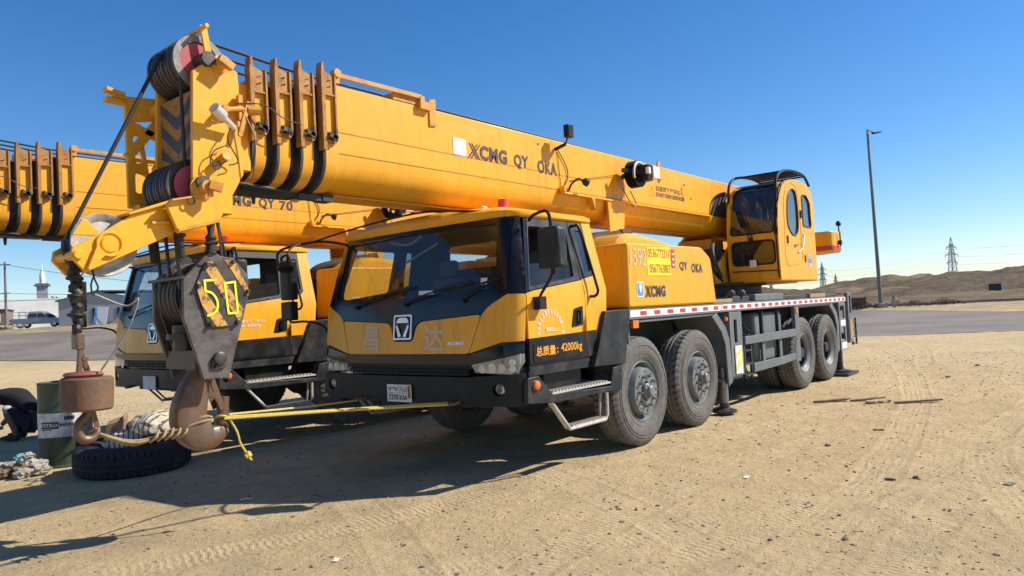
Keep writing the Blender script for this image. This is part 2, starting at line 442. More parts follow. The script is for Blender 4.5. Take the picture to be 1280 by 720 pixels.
def build_crane(loc, first):
    G = 'truck cranes parked side by side'
    root = empty('mobile_crane', loc, 0,
        'front orange truck crane with phone numbers on a yellow sticker behind its cab' if first else
        'rear orange truck crane, its cab half hidden by the big black hook block',
        'crane', G)
    P = root
    # ---- carrier cab
    sur_o = [(.215, 2.288), (1.375, 2.30), (2.535, 2.288), (2.60, 1.62), (2.33, 1.452), (1.60, 1.412), (1.53, 1.36), (1.50, 1.245), (1.47, 1.232), (1.28, 1.232), (1.25, 1.245), (1.22, 1.36), (1.15, 1.412), (.42, 1.452), (.15, 1.62)]
    gl = rounded([(.335, 2.235), (1.375, 2.25), (2.415, 2.235), (2.475, 1.665), (1.375, 1.63), (.275, 1.665)], .06)
    # inner structural shell (dark): front behind panels, sides, rear, floor
    shell = nb()
    patch(shell, [(.05, .98), (.05, 1.60), (.19, 2.29), (2.56, 2.29), (2.70, 1.60), (2.70, .98)], fF, .05, [gl], o=-.022)
    for fn in (fL, fR):
        patch(shell, [(-1.80, .98), (-1.82, 1.6), (-1.62, 2.28), (-.60, 2.28), (-.60, .98)], fn, .03,
              [[(-1.60, 2.205), (-1.03, 2.20), (-1.075, 1.745), (-1.765, 1.655)], [(-.885, 2.20), (-.765, 2.20), (-.765, 1.80), (-.885, 1.79)]], o=-.02)
    box(shell, -1.95, -.60, .09, 2.66, .93, .98)
    box(shell, -1.70, -.62, .25, 2.5, 2.235, 2.28)
    cab = obj('driver_cab', shell, M_INT, P)
    # rear wall with its window
    b = nb(); rw = lambda u, v, o: (-.60+o, u, v)
    patch(b, [(.07, .98), (.07, 1.6), (.21, 2.28), (2.54, 2.28), (2.68, 1.6), (2.68, .98)], rw, .035, [rounded([(1.22, 1.96), (2.12, 1.96), (2.12, 2.235), (1.22, 2.235)], .05)], g=.3)
    obj('rear_wall', b, M_INT, cab)
    b = nb(); patch(b, [(.07, .98), (.07, 1.6), (.21, 2.28), (2.54, 2.28), (2.68, 1.6), (2.68, .98)], rw, .008, [rounded([(1.22, 1.96), (2.12, 1.96), (2.12, 2.235), (1.22, 2.235)], .05)], g=.4, o=.010)
    obj('rear_panel', b, M_ORG, cab)
    # orange front panels
    b = nb()
    hood = [(.424, 1.442), (1.15, 1.402), (1.205, 1.35), (1.235, 1.24), (1.27, 1.222), (1.48, 1.222), (1.515, 1.24), (1.545, 1.35), (1.60, 1.402), (2.326, 1.442), (2.205, 1.108), (.545, 1.108)]
    patch(b, rounded(hood, .03, 2), fF, .02)
    obj('hood_panel', b, M_ORG, cab)
    b = nb()
    for k in (0, 1):
        c = [(.414, 1.440), (.34, 1.51), (.15, 1.605), (.034, 1.60), (.034, 1.205), (.20, 1.20), (.535, 1.112)]
        patch(b, c if not k else mir(c), fF, .02, g=.035)
    obj('corner_panel', b, M_ORG, cab)
    b = nb()
    patch(b, sur_o, fF, .02, [gl], g=.05)
    for k in (0, 1):       # A pillars wrap the corner
        c = [(.205, 2.288), (ys(2.288)+.003, 2.288), (.034, 1.606), (.145, 1.615)]
        patch(b, c if not k else mir(c), fF, .02, g=.03)
        c = [(-1.64, 2.285), (-1.595, 2.285), (-1.80, 1.62), (-1.84, 1.607)]
        patch(b, c, fL if not k else fR, .02, g=.1)
    obj('windshield_surround', b, M_BLK, cab)
    b = nb(); patch(b, gl, fF, .006, g=.12, o=-.03); obj('windshield', b, M_WSG, cab)
    # lower dark band, grille, bumper
    b = nb()
    patch(b, [(.540, 1.100), (2.21, 1.100), (2.55, 1.17), (2.716, 1.195), (2.716, 1.11), (2.27, 1.02), (.485, 1.02), (.034, 1.11), (.034, 1.195), (.2, 1.17)], fF, .02, g=.05)
    obj('front_trim', b, M_BLK, P)
    b = nb(); gr = [(.53, 1.012), (2.22, 1.012), (2.15, .915), (.60, .915)]
    patch(b, gr, fF, .02, o=-.03, g=.2)
    for i in range(3):
        z = .925+.03*i
        patch(b, [(.56, z), (2.19, z), (2.19, z+.009), (.56, z+.009)], fF, .02, o=-.005, g=.2)
    for i in range(34):
        y = .6+i*.047
        patch(b, [(y, .925), (y+.006, .925), (y+.006, 1.0), (y, 1.0)], fF, .01, o=-.008, g=.3)
    obj('grille', b, M_BLKM, P)
    b = nb()
    fog = lambda c: [(c+.066*math.cos(t), .80+.055*math.sin(t)) for t in [2*PI*k/18 for k in range(18)]]
    bo = [(.034, .935), (.56, .905), (2.19, .905), (2.716, .935), (2.716, .66), (2.2, .665), (1.78, .69), (.97, .69), (.55, .665), (.034, .66)]
    patch(b, bo, fF, .03, [fog(.235), fog(2.515)], g=.05, o=.005)
    for f, s in ((fL, 0), (fR, 1)):
        patch(b, [(-1.845, .945), (-1.845, .66), (-1.93, .66), (-1.93, .945)] if False else [(-1.86, .945), (-1.79, .93), (-1.79, .68), (-1.86, .66)], f, .03, g=.2)
    box(b, -1.99, -1.9, .25, 2.5, .68, .9)
    bump = obj('bumper', b, M_BLKM, P)
    for c in (.235, 2.515):
        b = nb(); x = fF(c, .81, 0)[0]
        lathe(b, [(.044, .06), (.046, -.0), (.040, -.004), (.034, .03), (.001, .045)], (x+.012, c, .81), (1, 0, 0), 20)
        f = obj('fog_light', b, M_SIL, bump)
        b = nb(); lathe(b, [(.036, .0), (.03, -.008), (.001, -.014)], (x+.014, c, .81), (1, 0, 0), 16); obj('lens', b, M_LENS, f)
    # headlights
    for k in (0, 1):
        hl = [(.52, 1.012), (.478, .945), (.10, .93), (.06, .955), (.034, 1.03), (.034, 1.10), (.16, 1.072)]
        if k: hl = mir(hl)
        b = nb(); patch(b, hl, fF, .02, g=.04, o=-.05); hlo = obj('headlight', b, M_REFL, P)
        b = nb()
        for cy, cz, r in ((.41, .975, .036), (.305, .985, .042), (.20, .985, .036), (.10, 1.03, .030), (.10, .975, .028)):
            y = cy if not k else 2*YC-cy
            p = Vector(fF(y, cz, -.008)); q = Vector(fF(y, cz, -.045)); lathe(b, [(r, 0), (r*.75, .02), (.001, .035)], p, q-p, 16)
            lathe(b, [(r*.4, .01), (r*.35, -.004), (.001, -.008)], p+(q-p)*.4, q-p, 12)
        obj('reflector', b, M_SIL, hlo)
        b = nb(); patch(b, hl, fF, .004, g=.04, o=-.002); obj('lens', b, M_HLENS, hlo)
    # emblem
    b = nb(); c0 = 1.375
    patch(b, rounded([(c0-.125, 1.243), (c0+.125, 1.243), (c0+.125, 1.475), (c0-.125, 1.475)], .02), fF, .012, [rounded([(c0-.108, 1.258), (c0+.108, 1.258), (c0+.108, 1.46), (c0-.108, 1.46)], .015)], g=1, o=.014)
    for s in (-1, 1):
        patch(b, [(c0+s*.09, 1.37), (c0+s*.075, 1.385), (c0+s*.012, 1.275), (c0+s*.05, 1.265)], fF, .01, g=1, o=.016)
    patch(b, [(c0-.085, 1.40), (c0+.085, 1.40), (c0+.07, 1.435), (c0+.04, 1.448), (c0-.04, 1.448), (c0-.07, 1.435)], fF, .01, g=1, o=.016)
    obj('emblem', b, M_SIL, cab)
    ftxt = lambda u, v, o: fF(-u, v, o)
    b = nb()
    if first:
        txt(b, '昌', ftxt, -1.96, -1.72, 1.135, 1.38, bold=.025); txt(b, '达', ftxt, -1.10, -.83, 1.125, 1.37, bold=.025)
        obj('lettering', b, M_TXTM, cab)
        b = nb(); txt(b, 'XCMG', ftxt, -.80, -.60, 1.185, 1.215, bold=.03, shear=.25, lift=.006); txt(b, 'HEAVY', ftxt, -.82, -.60, 1.145, 1.172, bold=.03, shear=.25, lift=.006) if False else None
        obj('badge', b, M_SIL, cab)
    else:
        b.free()
    # licence plate
    b1, b2, b3 = nb(), nb(), nb(); px = fF(1.41, .75, 0)[0]-.03
    fp = lambda u, v, o: (px-o, 1.412-u, .747+v)
    patch(b1, [(-.165, -.08), (.165, -.08), (.165, .08), (-.165, .08)], fp, .01, g=5)
    if first:
        flatpoly(b3, [(.128, -.045), (.16, -.045), (.16, .072), (.128, .072)], fp, .003)
        txt(b2, '٧٣٧٠', fp, -.145, .0, .015, .065, bold=.02); txt(b2, 'ا ا ك', fp, .03, .115, .015, .065, bold=.02)
        txt(b2, '7370', fp, -.145, -.005, -.065, -.012, bold=.02); txt(b2, 'KAA', fp, .02, .12, -.062, -.014, bold=.02)
        flatpoly(b2, [(-.155, .001), (.12, .001), (.12, .004), (-.155, .004)], fp, .003); flatpoly(b2, [(.008, -.072), (.011, -.072), (.011, .072), (.008, .072)], fp, .0035)
    bm = merge([b1, b2, b3]); box_ = obj('licence_plate', bm, [M_WHT, M_TXT, M_PINK], bump)
    # tow eyes
    b = nb()
    for y in (.72, 1.98): tube(b, smooth([(-1.98, y-.05, .70), (-2.10, y-.04, .68), (-2.13, y, .675), (-2.10, y+.04, .68), (-1.98, y+.05, .70)], 5), .014)
    obj('tow_hook', b, M_RUST, bump)
    # roof
    zz = 2.285; ysamp = [ys(zz)+.0+(2*YC-2*ys(zz))*i/40 for i in range(41)]
    def ring(z, off, inset, lift=0):
        pts = []
        for y in ysamp:
            p = fF(y, 2.288, off-inset); t = (y-YC)/1.2
            pts.append((p[0], p[1], z+lift*(1-t*t)))
        e = 1.24-.05-inset+off
        pts = [(-.575+off-inset, YC-e+.03, z)] + [(-.63, YC-e, z)] + pts + [(-.63, YC+e, z)] + [(-.575+off-inset, YC+e-.03, z)]
        return pts
    b = nb(); loft(b, [ring(2.283, .0, 0), ring(2.30, .022, 0, .02), ring(2.335, .02, 0, .035), ring(2.36, 0, .03, .05), ring(2.372, 0, .10, .055), ring(2.378, 0, .4, .055)])
    roof = obj('roof', b, M_ORG, cab, ang=50)
    # sides
    win = rounded([(-1.60, 2.205), (-1.03, 2.20), (-1.075, 1.745), (-1.765, 1.655)], .035)
    qw = rounded([(-.885, 2.20), (-.765, 2.20), (-.765, 1.80), (-.885, 1.79)], .03)
    for sd, fn in ((0, fL), (1, fR)):
        b1 = nb()
        patch(b1, [(-1.835, 1.598), (-1.74, 1.622), (-.962, 1.715), (-.972, 1.0), (-1.835, 1.0)], fn, .025, g=.12)
        b2 = nb()
        patch(b2, [(-1.835, 1.218), (-.972, 1.235), (-.968, .998), (-1.838, .998)], fn, .031, g=.2, o=.004)
        patch(b2, rounded([(-1.79, 1.17), (-1.03, 1.19), (-1.03, 1.02), (-1.79, 1.01)], .03), fn, .006, g=.3, o=.010)
        door = obj('door', merge([b1, b2]), [M_ORG, M_BLKM], cab)
        b = nb()   # window frame zone
        patch(b, [(-1.79, 1.628), (-1.59, 2.282), (-.985, 2.282), (-.985, 1.720)], fn, .025, [win], g=.1)
        obj('window_frame', b, M_PLAS, door)
        b = nb(); patch(b, [(-1.765, 1.655), (-1.70, 1.86), (-1.06, 1.90), (-1.075, 1.745)] if not sd else win, fn, .005, g=.2, o=-.018)
        obj('door_window', b, M_DGL, door)
        b = nb()   # handle recess
        patch(b, rounded([(-1.20, 1.285), (-1.155, 1.45), (-1.015, 1.475), (-1.02, 1.30)], .02), fn, .008, g=1, o=.008)
        h = obj('handle', b, M_BLKM, door)
        b = nb(); pp = [fn(-1.10, 1.32, .01), fn(-1.10, 1.33, .032), fn(-1.095, 1.42, .034), fn(-1.095, 1.43, .01)]
        tube(b, pp, .012); bm2 = b; h2 = obj('lever', bm2, M_BLK, door)
        # rear pillar and quarter window
        b = nb()
        patch(b, [(-.955, 1.725), (-.955, 1.0), (-.81, 1.0), (-.605, 1.40), (-.575, 1.62), (-.59, 2.283), (-.735, 2.283), (-.735, 1.79), (-.77, 1.752)], fn, .03, g=.12)
        obj('rear_pillar', b, M_ORG, cab)
        b = nb(); patch(b, [(-.975, 2.283), (-.975, 1.73), (-.79, 1.757), (-.743, 1.80), (-.743, 2.283)], fn, .03, [qw], g=.12)
        qf = obj('quarter_window_frame', b, M_PLAS, cab)
        b = nb(); patch(b, qw, fn, .005, g=.3, o=-.012); obj('quarter_window', b, M_GLASS2, cab)
        b = nb()
        patch(b, [(-.955, 1.237), (-.955, 1.0), (-.87, 1.0), (-.80, 1.24)], fn, .003, g=.3, o=.004)
        patch(b, [(-1.835, .995), (-.90, .995), (-.96, .90), (-1.83, .90)], fn, .02, g=.3, o=-.01)
        obj('sill_trim', b, M_PLAS, cab)
        # grab handle
        b = nb(); P_ = [fn(-.935, 2.235, 0), fn(-.935, 2.235, .05), fn(-.90, 2.20, .075), fn(-.845, 1.70, .075), fn(-.84, 1.60, .07), fn(-.865, 1.56, .05), fn(-.865, 1.56, 0)]
        tube(b, smooth(P_, 4), .014); obj('grab_handle', b, M_BLKM, cab)
    # lettering on the door
    b = nb()
    if first:
        s = '河南昌达起重设备安装有限公司'; n = len(s)
        for i, ch in enumerate(s):
            t = PI*(1.02 - 1.04*i/(n-1)); cx, cz = -1.52+.175*math.cos(t), 1.262+.175*math.sin(t); a = t-PI/2
            def f2(u, v, o, cx=cx, cz=cz, a=a): return fL(cx+u*math.cos(a)-v*math.sin(a), cz+u*math.sin(a)+v*math.cos(a), o)
            txt(b, ch, f2, -.015, .015, -.022, .022, bold=.02)
        txt(b, '准载2人', fL, -1.60, -1.44, 1.262, 1.302, bold=.02, lift=.008)
        obj('lettering', b, M_TXTW, cab)
        b = nb(); txt(b, '总质量', fL, -1.76, -1.48, 1.06, 1.145, bold=.02, lift=.014); txt(b, ':', fL, -1.46, -1.445, 1.07, 1.12, bold=.03, lift=.014); txt(b, '42000kg', fL, -1.40, -1.07, 1.055, 1.15, bold=.015, lift=.014)
        obj('lettering', b, M_TXTO, cab)
    else:
        txt(b, '起重臂下 严禁站人', fL, -1.66, -1.30, 1.42, 1.455, bold=.02); txt(b, '河南  昌达起重', fL, -1.66, -1.38, 1.37, 1.40, bold=.02)
        txt(b, '△', fL, -1.74, -1.68, 1.41, 1.47, bold=.02)
        obj('lettering', b, M_TXTW, cab)
    # wipers
    for y0, y1 in ((2.1, 1.45), (1.35, .72), (.62, .38)):
        b = nb(); zb = 1.575; p0 = fF(y0, zb, .02); tip = fF(y1, 1.70, .02)
        tube(b, [p0, fF((y0+y1)/2, 1.655, .045), tip], .008, 6)
        q0, q1 = fF(y1+.28, 1.675, .008), fF(y1-.16, 1.745, .008); bar(b, q0, q1, .012, .016); cyl(b, fF(y0, zb, 0), fF(y0, zb, .035), .02, .02, 10)
        obj('wiper', b, M_BLKM, cab)
    # interior
    b = nb(); box(b, -1.88, -1.55, .12, 2.63, .98, 1.60); box(b, -1.6, -1.45, .5, 2.3, .98, 1.45); dash = obj('dashboard', b, M_SEAT, cab, bevel=.03)
    for y in (.65, 1.95):
        b = nb(); box(b, -1.25, -.78, y-.24, y+.24, 1.2, 1.35); box(b, -.86, -.73, y-.23, y+.23, 1.3, 1.86); box(b, -.84, -.75, y-.13, y+.13, 1.88, 2.06)
        obj('seat', b, M_SEAT2, cab, bevel=.04)
    b = nb(); tube(b, [(-1.42+.06*math.sin(t), .65+.22*math.cos(t), 1.60+.19*math.sin(t)) for t in [2*PI*k/24 for k in range(24)]], .015, 6, closed=True)
    tube(b, [(-1.6, .65, 1.42), (-1.42, .65, 1.6)], .025); bar(b, (-1.42, .44, 1.6), (-1.42, .86, 1.6), .03, .02)
    obj('steering_wheel', b, M_SEAT, cab)
    b = nb(); tube(b, smooth([(-1.74, 1.85, 2.22), (-1.72, 1.6, 2.17), (-1.74, 1.38, 2.23)], 5), .012, 6); tube(b, [(-1.66, 1.7, 2.0), (-1.6, 1.3, 2.16)], .011, 6); obj('sun_visor_rod', b, M_TAN, cab)
    b = nb(); box(b, -1.64, -1.40, .98, 1.20, 1.60, 1.75); box(b, -1.72, -1.5, 1.5, 1.75, 1.605, 1.64); obj('cab_clutter', b, M_INT, cab, bevel=.02)
    b = nb(); patch(b, [(.40, 1.70), (.47, 1.70), (.47, 1.76), (.40, 1.76)], fF, .002, g=1, o=-.026); patch(b, [(1.02, 1.648), (1.22, 1.652), (1.22, 1.69), (1.02, 1.685)], fF, .002, g=1, o=-.026); obj('windshield_sticker', b, M_WHT, cab)
    # mirrors
    b = nb()
    box(b, -1.86, -1.72, -.34, -.12, 1.79, 2.14)
    mir_ = obj('mirror', b, M_PLAS, P, bevel=.03)
    b = nb(); tube(b, smooth([(-1.66, .10, 2.24), (-1.74, -.02, 2.27), (-1.79, -.2, 2.27), (-1.79, -.23, 2.12)], 4), .014); tube(b, smooth([(-1.79, -.23, 1.8), (-1.79, -.2, 1.72), (-1.74, -.06, 1.6), (-1.70, .0, 1.55)], 4), .013)
    box(b, -1.75, -1.66, -.045, .03, 1.46, 1.57); cyl(b, (-1.79, -.23, 1.74), (-1.79, -.23, 1.80), .02, .02, 8)
    obj('bracket', b, M_BLKM, mir_)
    # right hand mirror on its long tubular arm
    b = nb(); yo = 3.02 if first else 3.30
    loft(b, [[(x, y, z) for x, y in rounded([(-2.22, yo-.10), (-2.10, yo-.10), (-2.10, yo+.10), (-2.22, yo+.10)], .04, 2)] for z in (1.70, 2.12)]); box(b, -2.21, -2.12, yo-.1, yo+.1, 1.48, 1.68)
    mr = obj('mirror', b, M_BLKM, P, bevel=.015)
    b = nb()
    tube(b, smooth([(-1.78, 2.5, 2.26), (-2.0, 2.66, 2.30), (-2.2, 2.92, 2.26), (-2.25, yo+.05, 2.2), (-2.23, yo+.06, 2.05)], 5), .014)
    tube(b, smooth([(-2.12, 2.82, 2.285), (-2.3, 2.76, 2.22), (-2.42, 2.66, 2.02)], 4), .012)
    tube(b, smooth([(-2.17, yo, 1.5), (-2.15, yo-.02, 1.46), (-2.08, 2.85, 1.46), (-1.95, 2.72, 1.40), (-1.90, 2.70, 1.25)], 4), .013)
    tube(b, smooth([(-1.80, .5, 2.36), (-1.84, 1.2, 2.44), (-1.86, 1.9, 2.42), (-1.95, 2.4, 2.36), (-2.1, 2.62, 2.29)], 5), .010)
    obj('bracket', b, M_BLKM, mr)
    b = nb(); lathe(b, [(.001, 0), (.07, .01), (.085, .03), (.08, .035), (.001, .012)], (-2.46, 2.62, 1.98), (.3, .3, .9), 14); tube(b, [(-2.42, 2.66, 2.02), (-2.46, 2.62, 1.98)], .01, 6)
    obj('convex_mirror', b, M_BLKM, mr)
    # beacon, roof pod
    b = nb(); lathe(b, [(.055, 0), (.055, .015), (.048, .02), (.046, .085), (.03, .095), (.001, .097)], (-1.50, .52, 2.41), (0, 0, 1), 20); bc = obj('beacon', b, M_BEAC, P)
    b = nb(); lathe(b, [(.06, -.03), (.06, .0)], (-1.50, .52, 2.41), (0, 0, 1), 16); obj('base', b, M_BLKM, bc)
    b = nb(); lathe(b, [(.045, -.03), (.045, .0), (.03, .025), (.001, .035)], (-1.57, .70, 2.42), (0, 0, 1), 14); obj('antenna_dome', b, M_WHT, P)
    # steps and brackets
    for sd in (0, 1):
        S = lambda y: y if not sd else 2*YC-y
        b = nb()
        prism(b, [(-1.95, .685), (-1.93, .895), (-1.78, .90), (-1.60, .725), (-.66, .69), (-.60, .86), (-.44, .875), (-.47, .64), (-1.56, .648)], 'y', S(-.015), S(.03))
        box(b, -1.6, -.62, min(S(.03), S(.33)), max(S(.03), S(.33)), .655, .675)
        st = obj('step_bracket', b, M_PLAS, P, bevel=.006)
        b = nb()
        for i in range(18): bar(b, (-1.56+.05*i, S(.0), .742), (-1.56+.05*i, S(.30), .742), .02, .012)
        prism(b, [(-1.60, .722), (-.66, .718), (-.66, .735), (-1.60, .737)], 'y', S(-.012), S(.31))
        obj('tread', b, M_ALU, st)
        b = nb()
        tube(b, [(-1.60, S(.01), .66), (-1.34, S(.01), .385), (-.75, S(.01), .385), (-.715, S(.01), .43), (-.71, S(.01), .64)], .017); tube(b, [(-1.55, S(.08), .66), (-1.30, S(.08), .385), (-.75, S(.08), .385), (-.71, S(.08), .64)], .014)
        box(b, -1.31, -.74, min(S(.0), S(.09)), max(S(.0), S(.09)), .395, .408)
        for i in range(12): bar(b, (-1.29+.047*i, S(.0), .412), (-1.29+.047*i, S(.09), .412), .016, .008)
        obj('lower_step', b, M_ALU, P)
        b = nb(); lathe(b, [(.04, .0), (.038, .025), (.02, .035), (.001, .037)], (-1.835, S(-.015), .83), (0, -1 if not sd else 1, 0), 16); obj('indicator', b, M_AMB, st)
        b = nb()
        prism(b, [(-.93, .90), (-.69, 1.412), (-.24, 1.42), (-.375, .885)], 'y', S(-.02), S(.012))
        prism(b, [(-.93, .90), (-.69, 1.412), (-.64, 1.412), (-.88, .90)], 'y', S(.012), S(.40)); box(b, -.69, -.24, min(S(.0), S(.4)), max(S(.0), S(.4)), 1.395, 1.41)
        obj('front_mudguard', b, M_PLAS, P, bevel=.006)
        b = nb(); box(b, -1.55, -.95, min(S(.12), S(.30)), max(S(.12), S(.30)), .70, .94); obj('battery_box', b, M_BLKM, P, bevel=.02)
    # ---- engine housing behind the cab
    for sd in (0, 1):
        S = lambda y: y if not sd else 2*YC-y
        b = nb(); y0, y1 = S(.0), S(.55)
        pr = rounded([(-.215, 1.43), (-.195, 2.10), (1.55, 2.11), (1.80, 1.98), (1.90, 1.43)], .05, 4)
        loft(b, [[(x, S(y), z+dz*(1 if z > 1.8 else 0)) for x, z in pr] for y, dz in ((.0, -.0), (.55, 0))])
        eb = obj('engine_cover', b, M_ORG, P, bevel=.02)
        sf = side_fn(-.0 if not sd else 2*YC, -1 if not sd else 1)
        if not sd and first:
            b = nb(); txt(b, '1392', sf, -.155, .185, 1.86, 2.045, bold=-.0); obj('lettering', b, M_TXTG, eb)
            b = nb(); flatpoly(b, [(.20, 1.765), (.735, 1.765), (.715, 2.075), (.21, 2.065)], sf, .003); b2 = nb()
            txt(b2, '0536772211', sf, .225, .70, 1.955, 2.05, bold=.0, lift=.006); txt(b2, '0567763803', sf, .25, .71, 1.79, 1.885, bold=.0, lift=.006)
            obj('sticker', merge([b, b2]), [M_YEL, M_TXTR], eb)
            b = nb(); flatpoly(b, [(.755, 1.85), (.84, 1.85), (.84, 2.055), (.755, 2.055)], sf, .003); b2 = nb()
            for z in (1.88, 1.94, 2.0): flatpoly(b2, [(.765, z), (.79, z-.012), (.82, z), (.815, z+.02), (.79, z+.006), (.77, z+.02)], sf, .006)
            obj('sticker', merge([b, b2]), [M_PINK, M_TXTW], eb)
            b = nb(); txt(b, 'QY', sf, .945, 1.145, 1.815, 1.925, bold=.03); txt(b, 'OKA', sf, 1.25, 1.54, 1.80, 1.91, bold=.03); obj('lettering', b, M_TXT, eb)
        if not sd:
            b, b2, b3 = nb(), nb(), nb()
            flatpoly(b, rounded([(-.045, 1.535), (.095, 1.535), (.095, 1.695), (-.045, 1.695)], .02), sf, .003)
            flatpoly(b2, rounded([(-.032, 1.55), (.082, 1.55), (.082, 1.68), (-.032, 1.68)], .015), sf, .005)
            flatpoly(b3, [(-.012, 1.655), (.062, 1.655), (.025, 1.565)], sf, .007); flatpoly(b3, [(-.005, 1.66), (.055, 1.66), (.045, 1.672), (.005, 1.672)], sf, .007)
            obj('logo', merge([b, b2, b3]), [M_WHT, M_BLUE, M_WHT], eb)
            b = nb(); xcmg(b, sf, .13, .575, 1.53, 1.655); obj('lettering', b, M_TXT, eb)
    b = nb(); hp_ = rounded([(.28, 1.5), (.31, 2.14), (.50, 2.275), (.75, 2.285), (1.25, 2.245), (1.85, 2.16), (2.02, 2.08), (2.05, 1.5)], .08, 4)
    loft(b, [[(x, y, z-dz) for x, z in hp_] for y, dz in ((.40, .06), (.47, .0), (1.15, .0), (1.2, .06))])
    obj('engine_hood', b, M_ORG, P, bevel=.01)
    b = nb(); prism(b, [(-.5, 1.43), (-.5, 1.95), (.2, 2.0), (.2, 1.43)], 'y', .62, 2.12); obj('engine_block', b, M_GRYD, P)
    b = nb(); tube(b, smooth([(.1, 1.15, 2.0), (.2, 1.05, 2.15), (.5, .88, 2.23), (.95, .66, 2.30)], 6), .072, 16); tube(b, [(.86, .70, 2.288), (.97, .65, 2.302)], .08, 16)
    obj('exhaust', b, M_PIPE, P)
    # ---- deck and chassis
    b = nb(); box(b, -.2, 7.57, .02, 2.73, 1.405, 1.425); box(b, -.2, 7.57, .015, .09, 1.31, 1.404); box(b, -.2, 7.57, 2.66, 2.735, 1.31, 1.404); obj('deck', b, M_GRY, P)
    b = nb(); b2 = nb()
    for y, sg in ((.010, -1), (2.74, 1)):
        sf = side_fn(y, sg)
        for x0, x1 in ((-.185, 2.045), (2.06, 7.56)): patch(b, [(x0, 1.332), (x1, 1.332), (x1, 1.404), (x0, 1.404)], sf, .012, g=9, o=.0)
        xs = [.02+.30*i for i in range(7)]+[2.10+.262*i for i in range(21)]
        for x in xs:
            if x < 7.45: flatpoly(b2, [(x, 1.347), (x+.13, 1.347), (x+.13, 1.389), (x, 1.389)], sf, .003)
    obj('reflective_strip', merge([b, b2]), [M_WHT, M_RED], P)
    b = nb(); box(b, -1.7, 7.7, .98, 1.16, .80, 1.15); box(b, -1.7, 7.7, 1.59, 1.77, .80, 1.15); box(b, 2.2, 7.5, .9, 1.85, .86, 1.32)
    for x in (0, 1.316, 5.115, 6.39): cyl(b, (x, .35, .566), (x, 2.4, .566), .085, .085, 14); lathe(b, [(.01, -.2), (.16, -.12), (.2, 0), (.16, .12), (.01, .2)], (x, YC, .566), (0, 1, 0), 16)
    box(b, -1.85, -1.2, .5, 2.25, .62, .80)
    box(b, -.9, 1.9, .95, 1.8, 1.0, 1.40)
    for x in (-.35, .35, .97, 1.65, 4.75, 5.5, 6.0, 6.8):
        for y in (.85, 1.9): box(b, x-.05, x+.05, y-.05, y+.05, .62, .85)
    obj('chassis', b, M_GRYD, P)
    for sd in (0, 1):
        S = lambda y: y if not sd else 2*YC-y
        def pb(bm, x0, x1, ya, yb, z0, z1): box(bm, x0, x1, min(S(ya), S(yb)), max(S(ya), S(yb)), z0, z1)
        # fenders
        for prof in ([(-.235, .90), (-.20, 1.30), (1.88, 1.305), (2.12, 1.12), (2.22, .95), (2.255, .42)], [(4.93, 1.31), (6.68, 1.312), (6.92, 1.15), (7.02, .95), (6.97, .47)]):
            b = nb()
            inner = [(x-.045 if x > 1 else x+.03, z-.03) for x, z in prof]
            prism(b, prof+inner[::-1], 'y', S(.03), S(.62))
            wide = [(x-.12 if x > 1.5 else x+.02, z-.05) for x, z in prof[2 if prof[0][0] < 1 else 1:]]
            pp = prof[2 if prof[0][0] < 1 else 1:]
            prism(b, [(x+.012, z) for x, z in pp]+wide[::-1], 'y', S(.005), S(.028))
            obj('fender', b, M_GRY, P, bevel=.005)
        b = nb(); pb(b, -.2, 1.9, .62, .66, .85, 1.31); pb(b, 4.95, 6.95, .66, .70, .9, 1.31); obj('inner_fender', b, M_GRYD, P)
        # outrigger housings
        b = nb()
        sf = side_fn(S(.01), -1 if not sd else 1)
        patch(b, [(2.275, .47), (2.66, .47), (2.66, 1.30), (2.275, 1.30)], sf, .03, [[(2.40, .90), (2.50, .90), (2.50, 1.20), (2.40, 1.20)]], g=9)
        pb(b, 2.275, 2.31, .042, .6, .47, 1.3); pb(b, 2.625, 2.66, .042, .6, .47, 1.3); pb(b, 2.32, 2.62, .2, 2.5 if not sd else .25, .95, 1.3); pb(b, 2.1, 2.66, .05, .5, .43, .465)
        og = obj('outrigger_box', b, M_GRY, P, bevel=.004)
        b1, b2 = nb(), nb(); sf2 = side_fn(S(-.005), -1 if not sd else 1)
        patch(b1, [(2.37, .50), (2.585, .50), (2.585, .86), (2.37, .86)], sf2, .01, g=9)
        for k in range(2): flatpoly(b2, [(2.39, .54+.15*k), (2.57, .66+.15*k), (2.57, .74+.15*k if k == 0 else .84), (2.39, .62+.15*k)], sf2, .003)
        obj('hazard_plate', merge([b1, b2]), [M_WHT, M_YEL], og)
        b = nb(); cyl(b, (2.22, S(.12), .10), (2.22, S(.12), .60), .055, .055, 18); lg = obj('outrigger_leg', b, M_STEEL, P)
        b = nb(); lathe(b, [(.15, 0), (.15, .03), (.06, .06), (.06, .12), (.001, .12)], (2.22, S(.12), .03), (0, 0, 1), 18); obj('foot', b, M_DSTEEL, lg)
        b = nb()
        for x in (2.72, 2.95): pb(b, x, x+.03, .02, .05, .40, .92)
        for z in (.44, .58, .76, .89): pb(b, 2.75, 2.95, .02, .05, z, z+.025)
        bar(b, (2.75, S(.12), .75), (2.94, S(.10), .46), .05, .02)
        obj('side_ladder', b, M_GRYD, P)
        # side guard rails
        b = nb(); y0, y1 = .0, .035
        prism(b, [(2.73, .855), (4.72, .85), (4.72, .965), (2.73, .96)], 'y', S(y0), S(y1))
        prism(b, [(2.985, .465), (4.10, .475), (4.71, .50), (4.71, .60), (4.10, .585), (2.995, .585)], 'y', S(y0), S(y1))
        for x in (3.42, 4.10): pb(b, x, x+.10, .036, .06, .50, .93)
        pb(b, 4.725, 4.90, .0, .06, .46, 1.30); pb(b, 2.72, 2.74, .06, .4, .9, .92)
        obj('side_guard', b, M_GRY, P, bevel=.004)
        b = nb()
